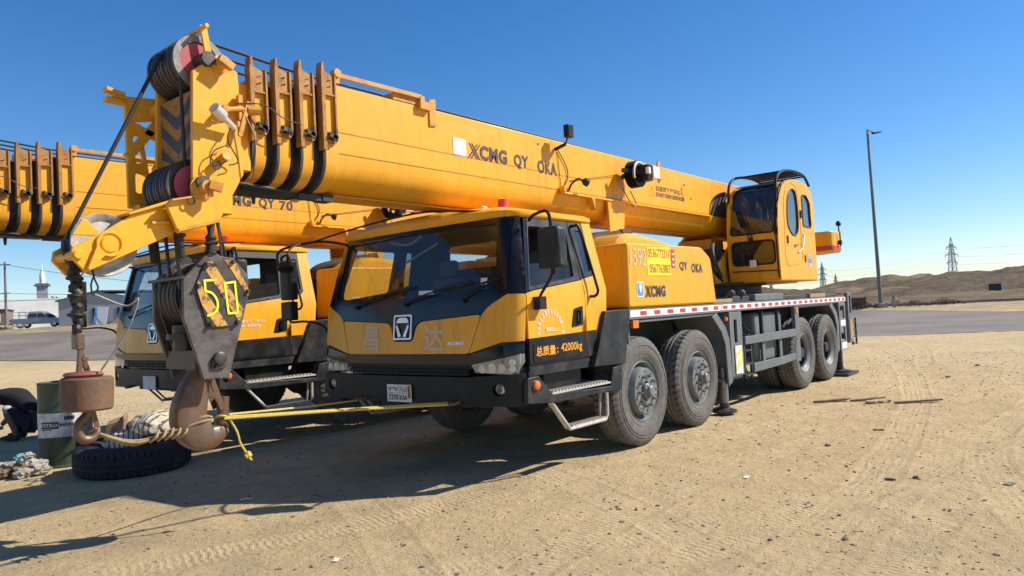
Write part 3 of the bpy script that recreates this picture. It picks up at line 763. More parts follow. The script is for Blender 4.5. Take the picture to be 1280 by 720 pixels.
        for x0, x1 in ((3.34, 3.55), (3.63, 4.18), (4.25, 4.42)):
            pb(b, x0, x1, .10, .55, .55, 1.26)
        tk = obj('storage_tank', b, M_GRY, P, bevel=.05)
        b = nb()
        for x in (3.58, 4.21):
            pb(b, x-.02, x+.02, .075, .56, .53, 1.28)
        obj('tank_strap', b, M_GRYD, P)
        b = nb(); tube(b, smooth([(2.75, S(.12), 1.22), (2.85, S(.10), 1.02), (3.0, S(.08), .95), (3.1, S(.1), .99)], 5), .014); tube(b, smooth([(2.82, S(.12), 1.22), (2.95, S(.1), 1.1), (3.12, S(.09), .98), (3.2, S(.1), .80)], 5), .012)
        tube(b, smooth([(2.7, S(.2), .7), (3.0, S(.22), .62), (3.4, S(.2), .7)], 5), .015)
        pb(b, 2.75, 3.3, .35, .85, .6, 1.25)
        obj('hydraulic_lines', b, M_BLKM, P)
        # rear post and rear outrigger
        b = nb()
        sf = side_fn(S(.012), -1 if not sd else 1)
        patch(b, [(7.10, .45), (7.50, .45), (7.50, 1.31), (7.10, 1.31)], sf, .03, [[(7.17, 1.02), (7.42, 1.02), (7.42, 1.25), (7.17, 1.25)], [(7.17, .62), (7.42, .62), (7.42, .86), (7.17, .86)]], g=9)
        pb(b, 7.10, 7.14, .045, .6, .45, 1.31); pb(b, 7.14, 7.46, .25, 2.5 if not sd else .3, .9, 1.31)
        og = obj('outrigger_box', b, M_GRY, P, bevel=.004)
        b = nb(); patch(b, [(7.16, .885), (7.46, .885), (7.46, .99), (7.16, .99)], side_fn(S(.008), -1 if not sd else 1), .004, g=9); patch(b, [(7.16, .47), (7.46, .47), (7.46, .59), (7.16, .59)], side_fn(S(.008), -1 if not sd else 1), .004, g=9); obj('white_marking', b, M_WHT, og)
        b = nb(); patch(b, [(7.57, .56), (7.82, .56), (7.82, 1.48), (7.57, 1.48)], side_fn(S(-.02), -1 if not sd else 1), .06, [[(7.66, 1.1), (7.77, 1.1), (7.77, 1.42), (7.66, 1.42)]], g=9); obj('rear_post', b, M_GRY, P, bevel=.005)
        b = nb(); patch(b, [(7.60, .62), (7.78, .62), (7.78, .98), (7.60, .98)], side_fn(S(-.03), -1 if not sd else 1), .006, g=9); obj('hazard_plate', b, M_YEL if False else M_TAN, P)
        b = nb()
        for x in (7.86, 8.12): pb(b, x, x+.025, -.0, .03, .5, 1.0)
        for z in (.52, .64, .78, .92): pb(b, 7.88, 8.12, .0, .03, z, z+.02)
        pb(b, 7.7, 8.1, .1, 2.6 if not sd else .15, .62, .72)
        obj('rear_ladder', b, M_GRYD, P)
        b = nb(); cyl(b, (7.24, S(.10), .10), (7.24, S(.10), .7), .06, .06, 16); lg = obj('outrigger_leg', b, M_GRYD, P)
        b = nb(); lathe(b, [(.19, 0), (.19, .03), (.06, .06), (.06, .10), (.001, .10)], (7.28, S(.10), .05), (0, 0, 1), 18); box(b, 6.95, 7.65, min(S(-.12), S(.3)), max(S(-.12), S(.3)), .01, .05); obj('foot', b, M_DSTEEL, lg)
        b = nb(); cyl(b, (2.14, S(.01), 1.22), (2.14, S(-.015), 1.22), .03, .025, 12); pb(b, -.17, -.06, -.01, .02, 1.22, 1.30); pb(b, 4.76, 4.84, -.01, .0, 1.2, 1.28); obj('side_marker', b, M_AMB, P)
        for i, x in enumerate((0, 1.316)): wheel(P, x, S(0), -1 if not sd else 1, spin=.3+i, tyre=ME_TYRE if i == 0 else ME_TYRE2)
        for i, x in enumerate((5.115, 6.39)): wheel(P, x, S(.0), -1 if not sd else 1, True, True, spin=.7+i, tyre=ME_TYRE2)
    # deck clutter
    b = nb(); box(b, 3.32, 4.45, .06, .5, 1.426, 1.52); obj('deck_locker', b, M_GRY, P, bevel=.01)
    b = nb(); box(b, 1.93, 2.5, .05, .3, 1.426, 1.475); box(b, 5.68, 6.5, .05, .4, 1.427, 1.49); obj('deck_board', b, M_TAN, P, bevel=.006)
    b = nb(); box(b, 4.5, 5.6, .08, .5, 1.426, 1.485); box(b, 2.55, 3.2, .1, .6, 1.426, 1.5); box(b, 6.5, 7.4, .1, .5, 1.427, 1.46)
    for x in (2.6, 2.95): lathe(b, [(.04, 0), (.05, .01), (.05, .06), (.02, .09), (.001, .09)], (x, .1, 1.5), (0, 0, 1), 12)
    obj('deck_fittings', b, M_GRYD, P, bevel=.01)
    # ---- superstructure
    b = nb(); lathe(b, [(.95, 1.43), (.95, 1.52), (.85, 1.53), (.85, 1.66), (.93, 1.67), (.93, 1.72), (.1, 1.72)], (4.6, 1.35, 0), (0, 0, 1), 48); obj('slewing_ring', b, M_GRYD, P)
    b = nb()
    for y in (.82, 1.80):
        prism(b, [(3.75, 1.72), (3.75, 1.95), (4.4, 2.3), (5.9, 3.12), (6.6, 3.12), (7.4, 2.3), (7.4, 1.78)], 'y', y, y+.06)
    box(b, 3.75, 7.4, .80, 1.88, 1.71, 1.78); box(b, 3.9, 4.1, .88, 1.8, 1.75, 2.1)
    box(b, 4.15, 5.9, -.02, .80, 1.70, 1.735)
    obj('slewing_platform', b, M_ORG, P, bevel=.01)
    b = nb()
    cyl(b, (6.9, .75, 2.35), (6.9, 1.95, 2.35), .28, .28, 24); cyl(b, (4.3, .75, 1.98), (4.3, .95, 1.98), .12, .12, 14); tube(b, smooth([(3.7, .7, 1.8), (3.5, .72, 2.1), (3.7, .8, 2.3), (4.0, .85, 2.1)], 5), .03); tube(b, smooth([(3.85, .75, 1.75), (3.6, .78, 1.95), (3.9, .82, 2.25), (4.1, .85, 2.3)], 5), .022)
    box(b, 3.9, 4.9, .86, 1.8, 1.78, 2.25)
    obj('winch', b, M_GRYD, P)
    b = nb()
    pl = rounded([(7.0, .02), (7.58, .02), (7.95, .5), (7.95, 2.25), (7.58, 2.73), (7.0, 2.73)], .12, 4)
    prism(b, pl, 'z', 2.23, 2.6); box(b, 6.9, 7.7, .7, 2.0, 1.85, 2.24)
    cw = obj('counterweight', b, M_ORG, P, bevel=.02)
    b = nb(); b2 = nb(); prism(b2, [(x, y) if x > 7.01 else (x, y) for x, y in rounded([(6.992, .012), (7.584, .012), (7.958, .5), (7.958, 2.25), (7.584, 2.738), (6.992, 2.738)], .12, 4)], 'z', 2.26, 2.34)
    obj('marking_band', b2, M_RED, cw); b.free()
    b = nb(); cyl(b, (7.38, .0, 2.6), (7.38, .0, 2.72), .012, .012, 8); lathe(b, [(.001, 0), (.04, .01), (.05, .05), (.03, .09), (.001, .1)], (7.38, .0, 2.70), (0, 0, 1), 12); cyl(b, (7.36, -.02, 2.33), (7.36, -.02, 2.6), .012, .012, 8); box(b, 7.34, 7.40, -.04, .01, 2.36, 2.44); obj('camera_pod', b, M_BLKM, cw)
    # operator cab
    x0 = 4.16; y0, y1 = -.03, .76
    def fp_(z): return lerpt(z, [(1.70, 4.16), (2.35, 4.13), (2.75, 4.17), (3.0, 4.28), (3.15, 4.42), (3.24, 4.62), (3.28, 4.85)])
    arch = [(4.16, 1.72), (4.135, 2.0), (4.13, 2.35), (4.145, 2.6), (4.19, 2.82), (4.28, 3.0), (4.42, 3.15), (4.62, 3.245), (4.88, 3.29), (5.30, 3.30), (5.60, 3.27), (5.78, 3.18), (5.86, 3.0), (5.87, 1.72)]
    def fo(u, v, o): return (fp_(v)-o, u, v)
    ow = rounded([(.70, 2.44), (.04, 2.44), (.04, 3.10), (.10, 3.20), (.64, 3.20), (.70, 3.10)], .05)
    lw = rounded([(.69, 1.97), (.04, 1.97), (.04, 2.32), (.69, 2.32)], .07)
    b = nb()
    patch(b, [(y0+.025, 1.72), (y1-.025, 1.72), (y1-.025, 3.24), (y0+.025, 3.24)], fo, .03, [ow, lw], g=.05)
    w1 = smooth([(4.56, 2.58, 0), (4.60, 2.95, 0), (4.78, 3.12, 0), (4.98, 3.10, 0), (5.05, 2.90, 0), (5.05, 2.58, 0), (4.95, 2.43, 0), (4.75, 2.42, 0)], 5, True); w1 = [(p.x, p.y) for p in w1]
    w2 = rounded([(5.28, 2.58), (5.28, 3.08), (5.50, 3.09), (5.66, 2.98), (5.68, 2.57)], .05)
    for s, y in ((-1, y0), (1, y1)):
        patch(b, arch, side_fn(y, s), .03, [w1, w2] , g=.12)
    rf = [(x, z) for x, z in arch[7:13]]
    box(b, 5.84, 5.868, y0+.03, y1-.03, 1.72, 2.5); box(b, 4.2, 5.84, y0+.03, y1-.03, 1.73, 1.76)
    oc = obj('operator_cab', b, M_ORG, P, bevel=.012)
    b = nb(); prism(b, rf+[(x, z-.03) for x, z in rf[::-1]], 'y', y0+.032, y1-.032); obj('roof_panel', b, M_BLK, oc)
    b = nb(); patch(b, ow, fo, .005, g=.1, o=-.012); patch(b, lw, fo, .005, g=.1, o=-.012); obj('front_window', b, M_GLASS2, oc)
    for s, y in ((-1, y0), (1, y1)):
        for w in (w1, w2):
            b = nb(); patch(b, w, side_fn(y, s), .005, g=.4, o=-.01); obj('side_window', b, M_GLASS2, oc)
    def rim_(fn, w, r=.014, o=.002):
        b = nb(); tube(b, [fn(u, v, o) for u, v in w], r, 6, closed=True); return b
    for yy, sg in ((y0+.042, -1), (y1-.042, 1)):
        b = nb(); patch(b, [(4.22, 1.77), (4.22, 2.9), (4.5, 3.15), (4.8, 3.24), (5.6, 3.2), (5.8, 3.0), (5.8, 1.77)], side_fn(yy, sg), .008, [w1, w2], g=.3); obj('cab_lining', b, M_SEAT, oc)
    b = nb(); box(b, 5.80, 5.82, y0+.06, y1-.06, 1.77, 3.0); obj('cab_lining', b, M_SEAT, oc)
    obj('window_seal', rim_(fo, ow), M_BLKM, oc); obj('window_seal', rim_(fo, lw), M_BLKM, oc)
    sfl = side_fn(y0, -1)
    obj('window_seal', rim_(sfl, w1, .012), M_GRYD, oc); obj('window_seal', rim_(sfl, w2, .012), M_GRYD, oc)
    b = nb(); dr = smooth([(4.42, 1.98, 0), (4.42, 2.5, 0), (4.46, 2.95, 0), (4.65, 3.18, 0), (4.95, 3.2, 0), (5.13, 3.0, 0), (5.15, 2.3, 0), (5.14, 2.02, 0), (4.8, 1.95, 0)], 5, True)
    tube(b, [sfl(p.x, p.y, .0) for p in dr], .006, 5, closed=True); tube(b, [sfl(4.45, 2.24, 0), sfl(5.14, 2.28, 0)], .005, 5); tube(b, [sfl(5.16, 2.44, 0), sfl(5.86, 2.50, 0)], .006, 5)
    obj('door_seam', b, M_ORGW, oc)
    b = nb(); patch(b, rounded([(4.49, 2.27), (4.55, 2.27), (4.55, 2.39), (4.49, 2.39)], .02), sfl, .01, g=1, o=.01); patch(b, [(5.27, 2.0), (5.31, 2.0), (5.31, 2.11), (5.27, 2.11)], sfl, .01, g=1, o=.01); bar(b, sfl(4.8, 2.25, .02), sfl(4.92, 2.26, .02), .015, .015); box(b, 5.15, 5.2, y0-.02, y0, 2.7, 2.82)
    obj('latch', b, M_BLKM, oc)
    b = nb(); tube(b, [sfl(4.95, 2.15, .02), sfl(5.12, 2.22, .03), sfl(5.22, 2.40, .03), sfl(5.26, 2.44, .01)], .012, 6); obj('door_handle', b, M_WHT, oc)
    b1, b2 = nb(), nb(); flatpoly(b1, [(5.42, 1.93), (5.62, 1.93), (5.62, 2.13), (5.42, 2.13)], sfl, .003); xcmg(b2, sfl, 5.44, 5.61, 1.99, 2.06); flatpoly(b2, [(5.48, 2.08), (5.55, 2.08), (5.515, 2.115)], sfl, .005); obj('logo', merge([b1, b2]), [M_TXTS, M_BLUE], oc)
    b = nb()
    for dy in (0, .05): tube(b, [fo(.40-dy, 2.36, .03), fo(.55-dy*1.3, 2.72, .035)], .008, 6); bar(b, fo(.52-dy, 2.55, .02), fo(.62-dy, 2.83, .02), .014, .014)
    cyl(b, fo(.38, 2.35, 0), fo(.38, 2.35, .05), .03, .03, 12); obj('wiper', b, M_BLKM, oc)
    b = nb(); patch(b, [(.32, 1.93), (.42, 1.93), (.42, 2.04), (.32, 2.04)], fo, .02, g=1, o=.03); obj('front_lamp', b, M_WHT, oc)
    b = nb()
    for y in (y0+.03, y1-.03): tube(b, smooth([(4.20, y, 2.95), (4.26, y, 3.22), (4.5, y, 3.37), (5.0, y, 3.44), (5.55, y, 3.42), (5.80, y, 3.28)], 5), .022)
    for i in range(9): t = i/8; bar(b, (4.5+1.05*t, y0+.04, 3.375+.05*math.sin(t*PI*.8)), (4.5+1.05*t, y1-.04, 3.375+.05*math.sin(t*PI*.8)), .05, .02)
    obj('roof_guard', b, M_BLKM, oc)
    b = nb(); patch(b, [(y0+.005, 2.40), (y0+.065, 2.40), (y0+.065, 3.235), (y0+.005, 3.235)], fo, .02, g=.06, o=.006); tube(b, [fo(y0+.03, v, .01) for v in (1.75, 2.0, 2.35, 2.7, 2.95, 3.1, 3.2)], .012, 6); bar(b, fo(.7, 1.88, .01), fo(0, 1.86, .01), .02, .015); obj('front_trim', b, M_BLKM, oc)
    b = nb(); box(b, 4.7, 5.2, .15, .6, 2.05, 2.2); box(b, 5.15, 5.3, .15, .6, 2.15, 2.75); box(b, 5.17, 5.27, .26, .49, 2.78, 2.98); box(b, 4.3, 4.5, .1, .25, 1.9, 2.35); obj('seat', b, M_SEAT, oc, bevel=.03)
    # ---- boom
    piv = Vector((6.2, 1.35, 2.8)); OFF[0] = piv
    YL, YR = .95, 1.75; YM = 1.35
    def sec(x, hw=.40, zt=3.355, zb=2.495, zs=2.82, n=16):
        pts = [(x, YM-hw, zt), (x, YM-hw, zs)]
        for k in range(1, n):
            t = PI*k/n; c, s_ = math.cos(t), math.sin(t); e = .68
            pts.append((x, YM-hw*math.copysign(abs(c)**e, c), zs-(zs-zb)*abs(s_)**e))
        return pts + [(x, YM+hw, zs), (x, YM+hw, zt)]
    b = nb(); loft(b, [sec(-3.03), sec(6.4)])
    boom = obj('boom', b, M_ORG2, P, bevel=.012, ang=25); boom.location = piv
    B = boom
    b = nb()
    for k, z in ((0, 2.972), (1, 2.80)):
        for sy in (-1, 1): bar(b, (-3.0, YM+sy*(.40+.001), z), (3.9 if k else .5, YM+sy*.401, z-.005), .006, .006)
    obj('weld_seam', b, M_ORGW, B)
    names = [(-3.18, .40, 3.355, 2.495), (-3.37, .375, 3.33, 2.50), (-3.56, .35, 3.305, 2.515), (-3.75, .325, 3.28, 2.535)]
    for i, (xf_, hw, zt, zb) in enumerate(names):
        b = nb(); H = hw+.012
        loft(b, [sec(xf_+.035, H, zt, zb-.012), sec(xf_+.135, H, zt, zb-.012)]) if i else loft(b, [sec(-3.145, H+.005, zt+.004, zb-.016), sec(-3.029, H+.005, zt+.004, zb-.016)])
        c = obj('collar', b, M_ORG2, B, bevel=.006, ang=25)
        b = nb(); zz0, zz1 = 2.86, zt+.09
        for sy in (-1, 1):
            y = YM+sy*H
            def R_(ya, yb): return (min(y+sy*ya, y+sy*yb), max(y+sy*ya, y+sy*yb))
            a0, a1 = R_(.001, .03)
            # front fin (tall), rear fin, lug plate with holes, pocket floor
            prism(b, [(xf_-.004, 2.80), (xf_+.028, 2.80), (xf_+.028, zt+.06), (xf_+.018, zt+.14), (xf_+.006, zt+.14), (xf_-.004, zt+.06)], 'y', y+sy*.040, y-sy*.03)
            prism(b, [(xf_+.125, 2.90), (xf_+.14, 2.90), (xf_+.14, zt+.04), (xf_+.125, zt+.07)], 'y', y+sy*.034, y-sy*.03)
            patch(b, [(xf_+.03, zt-.10), (xf_+.124, zt-.10), (xf_+.124, zt+.05), (xf_+.03, zt+.08)], side_fn(y+sy*.02, sy), .015, [[(xf_+.05, zt-.06), (xf_+.09, zt-.045), (xf_+.10, zt-.03), (xf_+.06, zt-.045)], [(xf_+.05, zt-.01), (xf_+.09, zt+.005), (xf_+.10, zt+.02), (xf_+.06, zt+.005)]], g=9)
            box(b, xf_+.03, xf_+.124, *R_(.0, .03), zt-.115, zt-.10); box(b, xf_+.03, xf_+.124, *R_(.0, .03), 2.86, 2.885)
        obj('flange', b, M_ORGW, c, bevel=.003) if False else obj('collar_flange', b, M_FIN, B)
        b = nb()
        for sy in (-1, 1):
            y = YM+sy*H
            cyl(b, (xf_+.09, y, 2.90), (xf_+.09, y+sy*.065, 2.90), .018, .022, 10); cyl(b, (xf_+.05, y, 2.93), (xf_+.05, y+sy*.05, 2.93), .014, .014, 8); bar(b, (xf_+.04, y+sy*.055, 2.915), (xf_+.12, y+sy*.055, 2.90), .02, .03); bar(b, (xf_+.11, y+sy*.05, 2.87), (xf_+.11, y+sy*.05, 2.97), .015, .015)
        obj('slider_pin', b, M_DSTEEL, B)
        b = nb()
        if i: loft(b, [sec(xf_+.136, hw-.03, zt-.03, zb+.03), sec(xf_+.21, hw-.03, zt-.03, zb+.03)])
        else: loft(b, [sec(-3.26, hw-.045, zt-.03, zb+.04), sec(-3.146, hw-.045, zt-.03, zb+.04)])
        loft(b, [sec(xf_+.012, H+.006, 2.90, zb-.02), sec(xf_+.034, H+.006, 2.90, zb-.02)])
        obj('gap_band', b, M_GRYD, B)  # recess shade between the collars put in as dark bands
    b = nb()
    box(b, -3.85, -3.2, YM-.10, YM+.16, 2.48, 2.52); box(b, -3.06, -2.96, YM-.24, YM-.12, 2.43, 2.49); bar(b, (-3.28, YM-.2, 2.455), (-3.0, YM-.2, 2.45), .06, .045); bar(b, (-3.7, YM-.1, 2.50), (-3.4, YM-.12, 2.48), .03, .03); tube(b, smooth([(-3.8, YM-.2, 2.51), (-3.5, YM-.23, 2.485), (-3.2, YM-.18, 2.47), (-3.0, YM-.12, 2.48)], 5), .014); cyl(b, (-3.6, YM-.1, 2.46), (-3.6, YM-.1, 2.38), .02, .012, 8)
    obj('underside_fittings', b, M_GRYD, B)
    b = nb(); bar(b, (-2.98, YM-.2, 2.488), (3.9, YM-.2, 2.488), .02, .012); obj('underside_rail', b, M_ORGW, B)
    # boom head
    b = nb()
    hp = [(-4.18, 3.22), (-4.085, 3.30), (-3.97, 3.32), (-3.845, 3.28), (-3.84, 3.14), (-3.865, 2.78), (-3.82, 2.73), (-3.828, 2.54), (-4.03, 2.18), (-4.315, 2.09), (-4.39, 2.27), (-4.36, 2.315), (-4.21, 2.35)]
    for y in (.985, 1.52): prism(b, hp, 'y', y, y+.035)
    box(b, -3.99, -3.74, 1.03, 1.52, 2.58, 3.22)
    box(b, -4.0, -3.9, 1.02, 1.52, 2.25, 3.2)
    head = obj('boom_head', b, M_ORG2, B, bevel=.006)
    b = nb(); prism(b, [(-4.32, 2.12), (-4.02, 2.205), (-4.02, 2.185), (-4.32, 2.10)], 'y', .97, 1.56); bar(b, (-4.20, .97, 2.345), (-4.37, .97, 2.305), .05, .012); obj('head_edge_plate', b, M_ORGW, B)
    b1, b2 = nb(), nb(); fc = lambda u, v, o: (-4.16-o, u, v)
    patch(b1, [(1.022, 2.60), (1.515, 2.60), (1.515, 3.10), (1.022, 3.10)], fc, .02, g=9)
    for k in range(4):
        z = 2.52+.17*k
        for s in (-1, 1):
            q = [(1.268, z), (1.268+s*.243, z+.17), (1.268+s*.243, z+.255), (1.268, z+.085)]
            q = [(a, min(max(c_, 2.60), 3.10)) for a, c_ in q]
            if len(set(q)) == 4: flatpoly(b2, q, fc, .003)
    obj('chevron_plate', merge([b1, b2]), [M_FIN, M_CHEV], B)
    for c, zc, r in ((-4.08, 3.315, .19), (-4.15, 2.44, .185)):
        for k in range(4):
            y = 1.09+.098*k; b = nb(); lathe(b, [(r*.35, .0), (r*.8, .012), (r, .0), (r, .02), (r-.03, .035), (r-.03, .050), (r, .065), (r, .085), (r*.8, .073), (r*.35, .085)], (c, y, zc), (0, 1, 0), 40, True)
            if k == 0: cyl(b, (c, .94, zc), (c, 1.60, zc), .05, .05, 16)
            obj('head_sheave', b, M_DSTEEL, B)
    b = nb()
    for c, zc in ((-4.08, 3.315), (-4.15, 2.44)): lathe(b, [(.14, 0), (.14, .012), (.05, .012), (.05, 0)], (c, 1.075, zc), (0, 1, 0), 32, True)
    obj('sheave_disc', b, M_PINK, B)
    b = nb(); lathe(b, [(.192, 0), (.192, .014), (.145, .014), (.145, 0)], (-4.08, 1.064, 3.315), (0, 1, 0), 40, True); obj('sheave_guard', b, mat('grey_guard', (.26, .25, .23), .6, dirt=(.08, .07, .06), amt=.8, scale=14), B)
    b = nb()
    bar(b, (-4.03, 1.02, 3.28), (-4.075, 1.02, 3.57), .02, .045); cyl(b, (-4.08, .95, 3.55), (-4.08, 1.52, 3.55), .015, .015, 8)
    obj('rope_guard', b, M_ORG2, B)
    b = nb(); lathe(b, [(.062, 0), (.062, -.02), (.042, -.025), (.042, -.09), (.001, -.09)], (-3.99, .985, 3.30), (0, 1, 0), 20); bar(b, (-4.03, .90, 3.32), (-3.93, .90, 3.27), .05, .05); obj('sheave_pin', b, M_ORGW, B)
    b = nb(); lathe(b, [(.085, 0), (.085, -.012), (.065, -.02), (.042, -.022), (.042, -.09), (.001, -.09)], (-4.145, .985, 2.41), (0, 1, 0), 24); bar(b, (-4.14, .89, 2.42), (-4.06, .87, 2.40), .05, .06); bar(b, (-4.13, .9, 2.42), (-4.13, .9, 2.34), .03, .03); obj('sheave_pin', b, M_ORGW, B)
    b = nb(); lathe(b, [(.05, 0), (.05, -.02), (.025, -.02), (.025, -.09), (.001, -.09)], (-3.99, .985, 2.975), (0, 1, 0), 16); tube(b, [(-3.98, .92, 2.97), (-3.86, .93, 3.0), (-3.82, .95, 3.0)], .018, 8); bar(b, (-3.86, .95, 2.92), (-3.86, .95, 3.10), .04, .03); bar(b, (-3.88, .93, 2.80), (-3.8, .93, 3.06), .02, .03); cyl(b, (-3.80, .94, 3.0), (-3.72, .90, 3.0), .035, .03, 10)
    cyl(b, (-4.0, .985, 2.62), (-4.0, .90, 2.64), .032, .032, 12); obj('limit_switch', b, M_ORGW, B)
    b = nb(); tube(b, [(-3.92, .93, 2.85), (-4.06, .88, 2.93)], .022, 10); tube(b, [(-4.02, .895, 2.91), (-4.10, .865, 2.95)], .04, 14); obj('anemometer', b, M_SIL, B)
    b = nb()
    for w in ([(-3.93, .95, 2.86), (-3.99, .9, 2.75), (-3.9, .93, 2.62), (-3.97, .93, 2.58)], [(-3.85, .93, 2.99), (-3.78, .9, 2.78), (-3.79, .93, 2.5)], [(-3.98, .94, 2.72), (-4.08, .93, 2.66), (-4.1, .93, 2.56), (-4.0, .9, 2.6)], [(-3.9, .93, 3.03), (-3.7, .9, 3.05), (-3.55, .87, 2.97), (-3.4, .87, 2.95)]): tube(b, smooth(w, 6), .005, 5)
    tube(b, [(-4.06+.03*math.cos(t), .93, 2.57+.03*math.sin(t)) for t in [2*PI*k/12 for k in range(12)]], .006, 5, closed=True); tube(b, [(-4.24+.025*math.cos(t), .95, 2.31+.025*math.sin(t)) for t in [2*PI*k/12 for k in range(12)]], .006, 5, closed=True)
    obj('loose_wiring', b, M_DSTEEL, B)
    # jib fitting on the far side of the head
    b = nb()
    J = lambda P, y0, y1: prism(b, P, 'y', y0, y1)
    J([(-4.42, 3.18), (-4.42, 3.15), (-4.34, 3.14), (-4.34, 2.98), (-4.14, 3.02), (-4.02, 3.12), (-4.02, 3.2), (-4.34, 3.17)], 1.82, 1.86)
    J([(-4.47, 3.215), (-4.34, 3.19), (-4.34, 3.165), (-4.47, 3.185)], 1.80, 1.88); J([(-4.47, 3.145), (-4.34, 3.13), (-4.34, 3.105), (-4.47, 3.115)], 1.80, 1.88)
    J([(-4.16, 3.38), (-4.06, 3.34), (-4.06, 3.31), (-4.16, 3.345)], 1.74, 1.88); J([(-4.10, 3.32), (-4.02, 3.28), (-4.0, 3.0), (-4.06, 3.0)], 1.72, 1.78)
    bar(b, (-4.33, 1.84, 2.72), (-4.02, 1.84, 3.12), .05, .06); bar(b, (-4.25, 1.84, 2.95), (-4.0, 1.84, 2.86), .05, .05); bar(b, (-4.25, 1.84, 3.05), (-4.0, 1.84, 3.06), .06, .05)
    patch(b, [(-4.335, 3.0), (-4.335, 2.35), (-4.05, 2.35), (-4.18, 2.62), (-4.23, 2.98)], side_fn(1.83, -1), .03, [rounded([(-4.29, 2.88), (-4.25, 2.90), (-4.22, 2.70), (-4.27, 2.68)], .02), rounded([(-4.28, 2.62), (-4.20, 2.60), (-4.16, 2.48), (-4.28, 2.46)], .03)], g=.2)
    cyl(b, (-4.12, 1.70, 3.10), (-4.12, 1.88, 3.10), .05, .05, 14); cyl(b, (-4.05, 1.6, 2.85), (-4.05, 1.9, 2.85), .03, .03, 10); box(b, -4.0, -3.6, 1.70, 1.84, 2.9, 3.2); box(b, -4.30, -4.1, 1.74, 1.86, 2.33, 2.37)
    bmesh.ops.translate(b, verts=b.verts, vec=(0, -.14, 0))
    obj('jib_fitting', b, M_ORG2, B, bevel=.004)
    # auxiliary boom nose with the big pale sheave
    ap = [(-4.30, 2.10), (-4.33, 2.305), (-4.58, 2.205), (-4.76, 2.08), (-4.93, 1.985), (-4.94, 1.925), (-4.86, 1.83), (-4.60, 1.955)]
    b = nb()
    for y in (1.07, 1.38): prism(b, ap, 'y', y, y+.03)
    prism(b, [(-4.33, 2.30), (-4.35, 2.315), (-4.61, 2.215), (-4.60, 2.20)], 'y', 1.04, 1.44)
    prism(b, [(-4.93, 2.06), (-4.865, 2.165), (-4.84, 2.155), (-4.77, 2.085), (-4.80, 2.06)], 'y', 1.075, 1.095)
    prism(b, [(-4.80, 1.995), (-4.86, 1.85), (-4.845, 1.845), (-4.745, 1.945)], 'y', 1.04, 1.069); bar(b, (-4.46, 1.06, 2.16), (-4.34, 1.06, 2.17), .03, .02)
    box(b, -4.42, -4.30, 1.08, 1.38, 2.12, 2.28); cyl(b, (-4.90, 1.05, 1.94), (-4.90, 1.43, 1.94), .03, .03, 12)
    lathe(b, [(.082, 0), (.082, -.02), (.065, -.02), (.065, -.008), (.052, -.008), (.052, -.02), (.001, -.02)], (-4.72, 1.068, 2.01), (0, 1, 0), 28)
    arm = obj('auxiliary_nose', b, M_ORG2, B, bevel=.004)
    b = nb(); lathe(b, [(.05, -.05), (.06, -.02), (.15, -.015), (.185, -.04), (.20, -.045), (.205, -.03), (.185, -.008), (.185, .008), (.205, .03), (.20, .045), (.185, .04), (.15, .015), (.06, .02), (.05, .05)], (-4.70, 1.225, 2.02), (0, 1, 0), 48, True); cyl(b, (-4.70, 1.10, 2.02), (-4.70, 1.38, 2.02), .05, .05, 16); obj('auxiliary_sheave', b, M_SHEAVE, B)
    # cable reel, lamps, brackets on the boom flank
    b = nb(); rx, rz_ = 1.42, 3.10
    for k in range(4): lathe(b, [(.17, 0), (.17, .008), (.10, .008), (.10, 0)], (rx, .70+.04*k, rz_), (0, 1, 0), 32, True)
    for k in range(3): lathe(b, [(.14, 0), (.155, .012), (.14, .024), (.10, .024), (.10, 0)], (rx, .712+.04*k, rz_), (0, 1, 0), 28, True)
    bar(b, (rx, .94, rz_), (rx, .62, rz_), .06, .06); bar(b, (rx-.26, .80, rz_+.03), (rx+.05, .66, rz_), .03, .05)
    box(b, rx-.02, rx+.10, .58, .69, rz_-.10, rz_+.10)
    cr = obj('cable_reel', b, M_BLKM, B)
    b = nb(); tube(b, [(rx+.145*math.cos(t), .705, rz_+.145*math.sin(t)) for t in [PI*.25+PI*.9*k/14 for k in range(15)]], .018, 8); box(b, rx+.10, rx+.26, .56, .68, rz_-.06, rz_+.09); box(b, rx-.03, rx+.02, .555, .60, rz_-.02, rz_+.06); obj('reel_housing', b, M_WHT, B)
    if not first: b = nb(); box(b, rx+.27, rx+.36, .56, .66, rz_-.08, rz_-.0); obj('marker_lamp', b, M_BEAC, B)
    b = nb(); bar(b, (-.05, .94, 3.24), (-.03, .80, 3.28), .04, .03); tube(b, [(-.03, .80, 3.28), (-.01, .78, 3.37)], .01, 6); box(b, -.06, .04, .73, .80, 3.35, 3.49); wl = obj('work_lamp', b, M_BLKM, B, bevel=.01)
    b = nb(); tube(b, smooth([(.18, .94, 2.80), (.2, .90, 2.88), (.25, .84, 2.93), (.32, .82, 2.90)], 5), .012, 8); lathe(b, [(.02, 0), (.045, .03), (.05, .07), (.001, .075)], (.30, .82, 2.91), (.7, -.3, -.25), 14); obj('work_lamp', b, M_PLAS, B)
    b = nb(); tube(b, smooth([(-.0, .935, 3.25), (.15, .935, 3.08), (.17, .935, 2.95), (.06, .935, 2.80)], 6), .006, 5); tube(b, [(-.0, .94, 3.22), (.04, .94, 2.78)], .004, 5); tube(b, [(.22, .94, 2.92), (1.25, .93, 3.10)], .004, 5); tube(b, smooth([(1.3, .9, 2.95), (1.45, .85, 2.72), (1.55, .85, 2.75), (1.5, .9, 2.92)], 6), .006, 5); obj('loose_cable', b, M_BLKM, B)
    b = nb()   # lower shelf angle and gussets of the boom support
    box(b, .0, 3.95, .885, .948, 2.745, 2.765); box(b, .0, .04, .87, .94, 2.765, 2.83)
